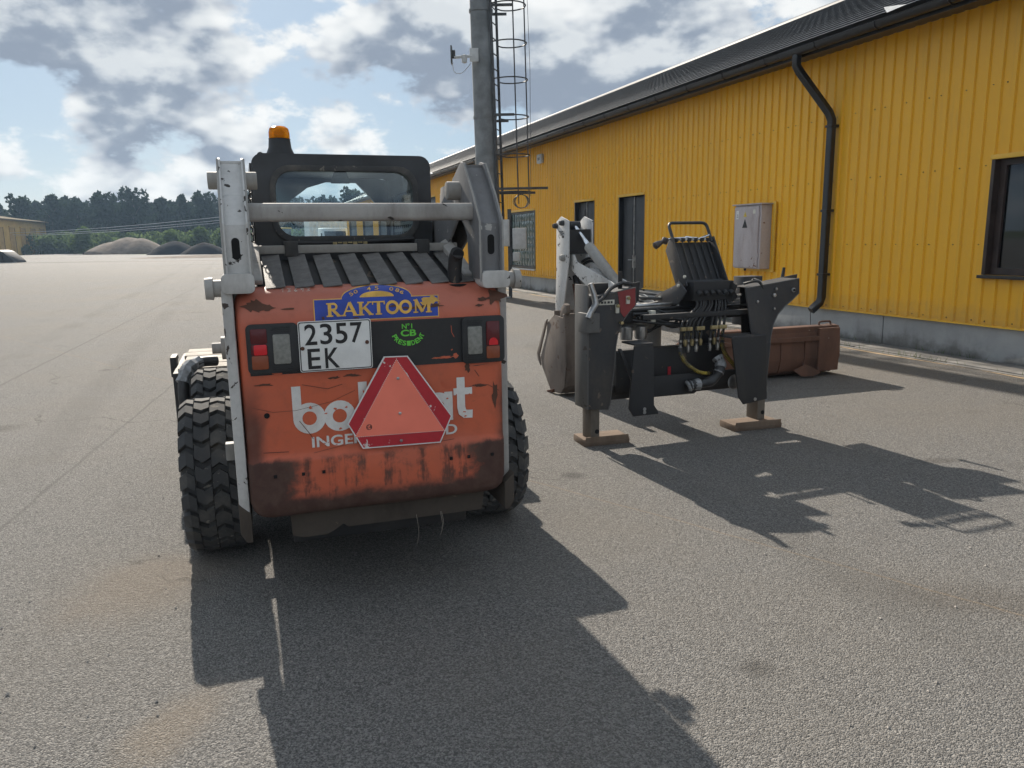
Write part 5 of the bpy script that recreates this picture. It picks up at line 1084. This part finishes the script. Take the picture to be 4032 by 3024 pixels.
B(-0.03, 0.2, 1.93, 1.96, 1.42, 1.66).obj('dipper_lining', 'black_worn', dpo)
# bucket links and bucket
MB().prism([(1.98, 1.10), (2.0, 1.12), (1.90, 0.80), (1.82, 0.78)], 'x', 0.03, 0.05).obj('bucket_link', 'rust_brown', bk)
MB().cyl((0.08, 2.02, 1.2), (0.08, 1.88, 0.85), 0.035, 12).obj('bucket_cylinder', 'black_worn', bk)
bu = MB(); prof_b = [(1.79, 0.84), (1.74, 0.62), (1.72, 0.35), (1.76, 0.12), (1.86, 0.03), (2.02, 0.03)]
X0, X1 = -0.17, 0.34
for (a, c_) in zip(prof_b, prof_b[1:]):
    bu.hexa([(X0, a[0], a[1]), (X1, a[0], a[1]), (X1, a[0] + .016, a[1] + .004), (X0, a[0] + .016, a[1] + .004), (X0, c_[0], c_[1]), (X1, c_[0], c_[1]), (X1, c_[0] + .016, c_[1] + .004), (X0, c_[0] + .016, c_[1] + .004)])
side_b = [(1.78, 0.80), (1.74, 0.62), (1.72, 0.35), (1.76, 0.12), (1.86, 0.03), (2.10, 0.02), (2.32, 0.24), (2.36, 0.34), (2.20, 0.60), (2.18, 0.72), (2.0, 0.82)]
for x in (X0, X1 - 0.016): bu.prism(side_b, 'x', x, x + 0.016)
for x in (-0.17, -0.04, 0.1, 0.25): bu.prism([(1.775, .84), (1.735, .62), (1.715, .36), (1.735, .36), (1.76, .62), (1.80, .84)], 'x', x, x + .03)
bu.box(X0, X1, 1.99, 2.01, .78, .86)
buo = bu.obj('digging_bucket', 'backhoe_bucket', bk, 0.004)
for x in (-0.19, -0.06, 0.07, 0.20, 0.30): MB().prism([(2.0, 0.055), (2.02, 0.015), (2.16, 0.0), (2.17, 0.012)], 'x', x, x + 0.035).obj('tooth', 'rust_brown', buo, 0.003)
cut_e = MB().prism([(2.16, .76), (2.38, .36), (2.34, .25), (2.41, .30), (2.44, .37), (2.22, .72)], 'x', X0 - .012, X0 + .004).obj('side_cutter', 'backhoe_bucket', buo, 0.003)
for x in (-0.16, -0.02): MB().prism([(1.80, .82), (1.74, .86), (1.75, .93), (1.80, .945), (1.86, .90), (1.90, .80)], 'x', x, x + 0.05).obj('bucket_ear', 'backhoe_bucket', buo, 0.006)

# ================================================================== RUSTY LOADER BUCKET
rbk = thing('loader_bucket', 'rusty brown loader bucket lying on the asphalt behind the backhoe', 'bucket', (2.86, 8.34, 0), R(19.3))
BX0, BX1 = -0.95, 0.90; bp = [(0.03, 0.55), (0.0, 0.42), (-0.01, 0.22), (0.03, 0.08), (0.14, 0.02), (0.78, 0.012)]
rb_ = MB()
for (a, c_) in zip(bp, bp[1:]): rb_.hexa([(BX0, a[0], a[1]), (BX1, a[0], a[1]), (BX1, a[0] + .014, a[1] + .006), (BX0, a[0] + .014, a[1] + .006), (BX0, c_[0], c_[1]), (BX1, c_[0], c_[1]), (BX1, c_[0] + .014, c_[1] + .006), (BX0, c_[0] + .014, c_[1] + .006)])
rb_.obj('shell', 'bucket_rust', rbk, 0.003)
for x in (BX0 - .014, BX1): MB().prism([(0.03, 0.56), (0.0, 0.42), (-0.01, 0.22), (0.03, 0.08), (0.14, 0.015), (0.80, 0.01), (0.80, .07), (0.30, 0.50), (0.22, 0.565)], 'x', x, x + 0.014).obj('side_plate', 'bucket_rust', rbk, 0.003)
MB().prism([(0.02, 0.50), (0.02, 0.565), (0.10, 0.575), (0.12, 0.53)], 'x', BX0 + .015, BX1 - .005).obj('top_rail', 'bucket_rust', rbk, 0.006)
B(0.60, 0.885, -0.028, 0.02, 0.06, 0.545).obj('back_panel', 'bucket_rust', rbk, 0.01)
MB().prism([(-0.85, .46), (0.60, .46), (0.60, .41), (-0.85, .41)], 'y', -0.03, 0.01).obj('hook_rail', 'bucket_rust', rbk, 0.006)
for x in (-0.7, -0.3, 0.1, 0.42): MB().prism([(-0.018, 0.42), (-0.024, 0.22), (0.015, 0.07), (0.06, 0.05), (0.04, 0.42)], 'x', x, x + 0.018).obj('rib', 'bucket_rust', rbk, 0.003)
MB().tube(smooth_path([(0.66, 0.06, 0.57), (0.67, 0.06, 0.605), (0.75, 0.06, 0.61), (0.81, 0.06, 0.605), (0.82, 0.06, 0.57)]), 0.011, 8).obj('lifting_ring', 'bucket_rust', rbk)
rag = MB().add([(0.25, -0.05, 0.10), (0.40, -0.06, 0.16), (0.55, -0.05, 0.10), (0.62, -0.06, 0.05), (0.50, -0.08, 0.02), (0.34, -0.08, 0.03)], [(0, 1, 2, 3, 4, 5)]).obj('bent_flap', 'bucket_rust', rbk)

# ================================================================== FAR THINGS
# beige hall at the left
sh = thing('storage_hall', 'long beige storage hall with boarded doors at the left edge', 'building', (-97.1, 164.6, 0), math.atan2(142.33 - 164.62, -90.66 + 97.11))
SHL = 95
MB().box(0, SHL, -14, 0, 0, 6.3).obj('wall', 'shed_wall', sh)
MB().prism([(0.6, 6.25), (0.6, 6.5), (-7, 7.7), (-14.6, 6.5), (-14.6, 6.25), (-7, 7.45)], 'x', -0.5, SHL + .5).obj('roof', 'shed_roof', sh)
for k in range(9):
    x = 2.0 + k * 6.2
    d = B(x, x + 2.6, 0.0, 0.12, 0.1, 5.0).obj('door', 'shed_panel', sh)
    B(x - .2, x + 2.8, 0.0, 0.25, 5.02, 5.25).obj('canopy', 'shed_wall', d)
    B(x - .12, x - 0.02, 0.0, 0.16, 0.1, 5.0).obj('post', 'brown_trim', d)
B(9.3, 11.5, 0.125, 0.2, 1.9, 2.1).obj('white_bar', 'white_metal', sh)
# dark loader bucket at the left edge
db = thing('dark_bucket', 'dark steel loader bucket standing on the yard at the left edge', 'bucket', (-51.0, 77.0, 0), R(-10)); db.scale = (1, 1, 0.64)
MB().prism([(-2.6, 0.0), (2.35, 0.05), (2.2, 0.4), (1.1, 1.75), (0.5, 2.0), (-2.6, 2.0)], 'y', 0, 1.6).obj('shell', 'black_worn', db, 0.05)
B(-2.6, 2.5, -0.15, 0.2, 0.0, 0.09).obj('cutting_edge', 'steel', db); B(-2.6, 0.6, -0.04, 0.1, 1.88, 2.08).obj('top_rim', 'machine_yellow', db)
for x in (-1.8, -0.4, 1.0): B(x, x + 0.12, -0.08, 0.01, 0.3, 1.6).obj('rib', 'black_worn', db)
# heaps
from mathutils import noise as mnoise
def heap(name, label, mat, cx, cy, rx, ry, h, sd, peaks):
    n, mm = 72, 26; mb = MB()
    for j in range(mm + 1):
        for i in range(n):
            a = 2 * math.pi * i / n; r_ = j / mm
            x, y = rx * r_ * math.cos(a), ry * r_ * math.sin(a)
            z = max(ph * max(0, 1 - math.hypot((x - px) / pr, y / ry) ** 1.5) for px, pr, ph in peaks)
            z += (mnoise.fractal(Vector((x * .5 + sd, y * .5, 0)), 1, 2, 4) * .28) * h * .12 * (1 - r_)
            mb.v.append((x, y, max(z, 0) if j < mm else -0.05))
    for j in range(mm):
        for i in range(n): mb.f.append((j * n + i, j * n + (i + 1) % n, (j + 1) * n + (i + 1) % n, (j + 1) * n + i))
    o = mb.obj(name, mat, None, ang=60); o.location = (cx, cy, 0); return tag(o, label, 'heap')
heap('gravel_heap', 'wide pale gravel heap at the far edge of the yard', 'gravel', -67.5, 138, 7.2, 6.0, 3.0, 1, [(0.5, 6.6, 2.9), (-2.4, 5.0, 2.2), (2.6, 4.6, 2.7)])
heap('dark_heap', 'taller of two black soil heaps beside the pale gravel heap', 'black_heap', -51.6, 120.5, 4.3, 4, 2.0, 5, [(0.0, 4.2, 2.05)])
heap('dark_heap', 'lower black soil heap nearest the white loader arm', 'black_heap', -46.4, 119, 3.8, 3.6, 1.7, 9, [(0, 3.7, 1.75)])
heap('sand_spill', 'low flat spread of sand on the yard before the black heaps', 'gravel', -33, 92, 12, 4.5, 0.35, 3, [(0, 12, 0.32)])

# foliage meshes
def crown(n, blobs, size, sq=(1, 1, 1)):
    """leaf clumps: n small tilted faces spread through overlapping lobes"""
    bl_ = np.array([b_[:3] for b_ in blobs]); br = np.array([b_[3] for b_ in blobs]); w = br ** 2; idx = rng.choice(len(blobs), n, p=w / w.sum())
    d = rng.normal(size=(n, 3)); d /= np.linalg.norm(d, axis=1)[:, None]
    P = bl_[idx] + d * (br[idx] * rng.uniform(0.45, 1.08, n) ** 0.6)[:, None] * np.array(sq)
    a = rng.normal(size=(n, 3)); a /= np.linalg.norm(a, axis=1)[:, None]; c_ = np.cross(a, rng.normal(size=(n, 3))); c_ /= np.linalg.norm(c_, axis=1)[:, None]
    s_ = (size * rng.uniform(0.5, 1.3, n))[:, None]
    V = np.stack([P - a * s_ - c_ * s_ * .5, P + a * s_ * .2 - c_ * s_ * .7, P + a * s_ + c_ * s_ * .4, P - a * s_ * .3 + c_ * s_ * .7], 1).reshape(-1, 3)
    return V
def pts_mesh(name, V, mat):
    n = len(V); me = bpy.data.meshes.new(name); me.vertices.add(n); me.vertices.foreach_set('co', V.astype(np.float32).ravel())
    me.loops.add(n); me.loops.foreach_set('vertex_index', np.arange(n, dtype=np.int32)); k = n // 4
    me.polygons.add(k); me.polygons.foreach_set('loop_start', np.arange(0, n, 4, dtype=np.int32))
    me.update(calc_edges=True); me.materials.append(MATS[mat]); return me
def tree_blobs(h, w, conif=False):
    out = []; nb = 22
    for k in range(nb):
        u = k / (nb - 1); z = h * (0.10 + 0.84 * u)
        rad = w * (1 - u) ** 0.7 if conif else w * math.sin(math.pi * (0.22 + 0.66 * u)) ** 0.6
        a = rng.uniform(0, 6.28); r_ = rad * rng.uniform(0.15, 0.95)
        out.append((r_ * math.cos(a), r_ * math.sin(a), z, (w * rng.uniform(0.28, 0.50)) * (0.55 if conif else 1) * (1 - 0.2 * u)))
    return out
variants = [crown(2600, tree_blobs(13, 3.9), 0.40), crown(2600, tree_blobs(12.4, 3.5), 0.40), crown(2400, tree_blobs(12.6, 3.4, True), 0.36), crown(2600, tree_blobs(12, 4.2), 0.40)]
# the wood as one mass, behind the separate front trees
big_ = []
for row, (yb, cnt) in enumerate(((176, 66), (182, 66), (189, 66))):
    for k in range(cnt):
        x = -165 + k * 230 / cnt + rng.uniform(-1.5, 1.5); V = variants[rng.integers(4)]
        s_ = rng.uniform(0.76, 0.96) * (1 + row * .02); a = rng.uniform(0, 6.28); ca, sa = math.cos(a), math.sin(a)
        Q = V[: len(V) if row < 2 else len(V) // 2] * s_
        big_.append(np.stack([Q[:, 0] * ca - Q[:, 1] * sa + x, Q[:, 0] * sa + Q[:, 1] * ca + yb + (x + 60) * -0.05, Q[:, 2]], 1))
fo_ = bpy.data.objects.new('wood', pts_mesh('wood', np.concatenate(big_), 'leaf_dark')); COL.objects.link(fo_); tag(fo_, 'dark dense wood behind the yard', 'wood', kind='stuff')
# single trees standing in front of the wood or rising above it
tm = [pts_mesh('crown', v, 'leaf_dark') for v in variants]
trunk_me = MB().tube([(0, 0, 0), (0.1, 0, 4), (-0.1, 0.1, 9)], [0.24, 0.17, 0.06], 8)
for a in range(5): trunk_me.tube([(0, 0, 4 + a), (1.4 * math.cos(a * 2.2), 1.4 * math.sin(a * 2.2), 6 + a)], [0.07, 0.03], 6)
trunk_me = trunk_me.mesh('trunk', 'bark')
TS = 0.94
TREES = [(-103, 165, 0.98, 0, 'dark tree just right of the beige hall roof, left of the others'), (-97.5, 168, 1.06, 1, 'dark pointed tree above the right end of the beige hall'), (-91.5, 167, 0.93, 3, 'dark low rounded tree right of the beige hall'),
         (-85.5, 167, 1.02, 0, 'dark tree above the pale gravel heap, left of the tallest tree'), (-79.8, 168, 1.17, 3, 'tallest broad tree in the wood above the gravel heap'), (-74, 167, 0.97, 1, 'dark tree just right of the tallest broad tree'),
         (-69.5, 168, 1.04, 2, 'narrow dark tree above the black soil heaps'), (-64.5, 167, 1.0, 0, 'dark rounded tree beside the left white loader arm'), (-55, 168, 1.05, 3, 'dark tree seen through the cab window left of centre'), (-47, 166, 1.02, 1, 'dark tree seen through the cab window near its middle'), (-27, 110, 0.58, 2, 'pointed spruce behind the far roof end in the cab window'), (-22.0, 108, 0.70, 0, 'leafy tree behind the far roof end in the cab window')]
for x, y, s_, v, lab in TREES:
    tr = thing('leafy_tree', lab, 'tree', (x, y, 0), rng.uniform(0, 6), 'trees along the wood'); tr.scale = (s_ * TS,) * 3
    inst('trunk', trunk_me, tr); inst('crown', tm[v], tr)
# hedge mass and single bushes
hb_ = []
for k in range(330):
    x = rng.uniform(-125, -8); y = 150 + rng.uniform(-7, 6) - (x + 60) * 0.25
    hb_.append((x, y, rng.uniform(0.4, 3.1), rng.uniform(0.8, 1.6)))
V = crown(42000, hb_, 0.30, (1.4, 1, 1))
he = bpy.data.objects.new('hedge', pts_mesh('hedge', V[V[:, 2].reshape(-1, 4).min(1).repeat(4) > -0.3], 'leaf_mid')); COL.objects.link(he); tag(he, 'low green scrub between the yard and the wood', 'scrub', kind='stuff')
bm_ = []
for k in range(3): bm_.append(pts_mesh('foliage', crown(1400, [(rng.uniform(-1.4, 1.4), rng.uniform(-1, 1), rng.uniform(0.6, 3.2), rng.uniform(0.6, 1.1)) for _ in range(10)], 0.22), 'leaf_mid'))
stem_me = MB()
for a in range(5): stem_me.tube([(0, 0, 0), (0.9 * math.cos(a * 1.3), 0.9 * math.sin(a * 1.3), 2.4)], [0.06, 0.02], 6)
stem_me = stem_me.mesh('stem', 'bark')
for i, (x, y, s_, lab) in enumerate(((-77, 141, 1.22, 'rounded willow bush left of the pale gravel heap'), (-92, 148, 0.62, 'small dark bush at the foot of the beige hall'), (-56, 133, 1.18, 'green bush behind the taller black heap'), (-51, 130, 1.10, 'green bush between the two black heaps'), (-46, 128, 1.25, 'largest green bush behind the lower black heap'), (-41.2, 125, 1.15, 'green bush beside the left white loader arm'))):
    bu_ = thing('bush', lab, 'bush', (x, y, 0), rng.uniform(0, 6), 'bushes at the yard edge'); bu_.scale = (s_,) * 3
    inst('foliage', bm_[i % 3], bu_); inst('stem', stem_me, bu_)
# overhead wires in front of the wood
for k, (za, zb) in enumerate(((4.0, 5.6), (3.7, 5.2), (3.5, 4.9))):
    w = MB().tube([(-95 + i * 10, 145 - i * 6 + k, za + (zb - za) * i / 6 - 1.1 * math.sin(math.pi * i / 6) * 0.4) for i in range(7)], 0.03, 5).obj('overhead_wire', 'wire'); tag(w, ('uppermost', 'middle', 'lowest')[k] + ' of three thin overhead wires crossing before the dark wood', 'wire', 'overhead wires before the wood')
for x, y, z, lab in ((-95, 145, 4.6, 'wire post hidden at the left before the wood'), (-35, 109, 6.2, 'wire post behind the loader cab')):
    p_ = thing('wire_post', lab, 'post', (x, y, 0)); MB().tube([(0, 0, 0), (0, 0, z)], [0.14, 0.1], 10).obj('shaft', 'bark', p_); B(-0.5, 0.5, -0.05, 0.05, z - .4, z - .3).obj('crossarm', 'bark', p_)
# things behind the far end of the warehouse, seen through the cab
ws = thing('white_shed', 'white corrugated metal shed seen through the cab window', 'shed', (-18.2, 71.5, 0), R(18))
pw = MB()
pn_ = [(i * 0.12, 0.0 if i % 4 in (0, 1) else 0.05) for i in range(29)]
for a, c_ in zip(pn_, pn_[1:]): pw.add([(a[0], -a[1], 0), (c_[0], -c_[1], 0), (c_[0], -c_[1], 4.4), (a[0], -a[1], 4.4)], [(0, 1, 2, 3)])
pw.obj('front_wall', 'white_metal', ws, smooth=False); B(0, 3.36, 0.02, 8, 0, 4.38).obj('body', 'white_metal', ws); B(-.1, 3.46, -.1, 8.1, 4.4, 4.5).obj('roof', 'grey_roof', ws)
vn = thing('white_van', 'white van parked before the white shed, seen through the cab window', 'van', (-13.9, 62, 0), R(19))
MB().prism([(-2.4, .45), (-2.4, 1.2), (-1.5, 1.45), (-0.9, 2.4), (-0.6, 2.62), (2.4, 2.65), (2.5, 2.5), (2.5, .45)], 'x', -0.98, 0.98).obj('body', 'white_metal', vn, 0.06)
MB().prism([(-1.46, 1.5), (-0.92, 2.36), (-0.95, 2.37), (-1.49, 1.5)], 'x', -0.82, 0.82).obj('windscreen', 'van_glass', vn)
for sx_ in (-1, 1):
    B(min(sx_ * .985, sx_ * .99), max(sx_ * .985, sx_ * .99), -0.9, 0.1, 1.5, 2.25).obj('side_window', 'van_glass', vn)
    B(min(sx_ * .6, sx_ * .9), max(sx_ * .6, sx_ * .9), -2.44, -2.38, .8, 1.0).obj('headlight', 'lens_clear', vn, 0.02)
    for y in (-1.5, 1.6): MB().lathe([(0.0, -.11), (.2, -.11), (.33, -.09), (.36, 0), (.33, .09), (.2, .11), (0, .11)], (sx_ * .85, y, .36), 'x', 20).obj('wheel', 'rubber', vn)
ym = thing('yellow_loader', 'small yellow wheel loader far off at the left of the cab window', 'loader', (-24.3, 84, 0), R(75))
b_ = MB().box(-1.0, 1.0, -0.5, 2.4, 0.8, 1.7).obj('body', 'machine_yellow', ym, 0.08)
B(-.75, .75, -0.6, 0.8, 1.7, 3.0).obj('cab', 'van_glass', ym, 0.06); B(-.8, .8, -0.65, 0.85, 3.0, 3.12).obj('cab_roof', 'machine_yellow', ym, 0.03)
MB().prism([(-0.6, 1.5), (-2.2, 1.0), (-2.9, .5), (-2.8, .35), (-2.1, .75), (-0.6, 1.2)], 'x', -0.45, 0.45).obj('arm', 'machine_yellow', ym)
MB().prism([(-2.8, 1.1), (-3.6, .2), (-2.7, .2), (-2.6, .7)], 'x', -1.2, 1.2).obj('bucket', 'black_worn', ym)
for sx_ in (-1, 1):
    for y in (-1.2, 1.5): MB().lathe([(0.0, -.2), (.4, -.2), (.65, -.16), (.7, 0), (.65, .16), (.4, .2), (0, .2)], (sx_ * .95, y, .7), 'x', 20).obj('wheel', 'rubber', ym)

# ================================================================== LOOSE STONES ON THE YARD
sv, sf = [], []
for k in range(380):
    d = rng.uniform(1.7, 13) ; x = rng.uniform(-0.75, 0.75) * d * 1.05; y = d; r_ = rng.uniform(0.003, 0.009) * (1.4 if rng.uniform() > .93 else 1)
    o = len(sv)
    for (a, b__, c_) in ((1, 0, .3), (-.5, .87, .25), (-.5, -.87, .35), (.1, .1, 1.0)): sv.append((x + a * r_ * rng.uniform(.7, 1.2), y + b__ * r_ * rng.uniform(.7, 1.2), c_ * r_))
    sf += [(o, o + 1, o + 3), (o + 1, o + 2, o + 3), (o + 2, o, o + 3)]
stn = MB().add(sv, sf).obj('loose_stones', 'stone', smooth=False); tag(stn, 'scattered loose grit on the asphalt', 'grit', kind='stuff')

# weeds in the joint between wall and pavement
wv_, wf_ = [], []
for k in range(700):
    cl_s = rng.choice([-3.2, -1.1, 0.6, 1.3, 3.9, 5.5, 8.8, 12.2, 14.5, 17]); q = cl_s + rng.normal() * 0.35; y = rng.choice([0.02, 0.505, 0.6], p=[.5, .35, .15]) + abs(rng.normal()) * 0.02; h = rng.uniform(0.02, 0.10)
    a = rng.uniform(0, 6.28); lx, ly = math.cos(a) * h * .5, math.sin(a) * h * .5; o = len(wv_)
    wv_ += [(q - .003, y, 0.02), (q + .003, y + .002, 0.02), (q + lx, y + ly, 0.02 + h)]; wf_.append((o, o + 1, o + 2))
wd = MB().add(wv_, wf_).obj('weeds', 'leaf_mid', smooth=False, recalc=False); wd.location = BO; wd.rotation_euler = (0, 0, BROT); tag(wd, 'thin weeds along the foot of the yellow wall', 'weeds', kind='stuff')

# ================================================================== HAZE
m = bpy.data.materials.new('haze'); m.use_nodes = True; t = m.node_tree; t.nodes.clear()
pv = t.nodes.new('ShaderNodeVolumePrincipled'); pv.inputs['Color'].default_value = (0.50, 0.72, 1.0, 1); pv.inputs['Density'].default_value = 0.0004; pv.inputs['Anisotropy'].default_value = 0.35
t.links.new(pv.outputs[0], t.nodes.new('ShaderNodeOutputMaterial').inputs['Volume']); MATS['haze'] = m
hz = B(-220, 90, -60, 240, -1.0, 18.5).obj('haze', 'haze', smooth=False); tag(hz, 'thin blue haze over the yard', 'haze', kind='stuff')
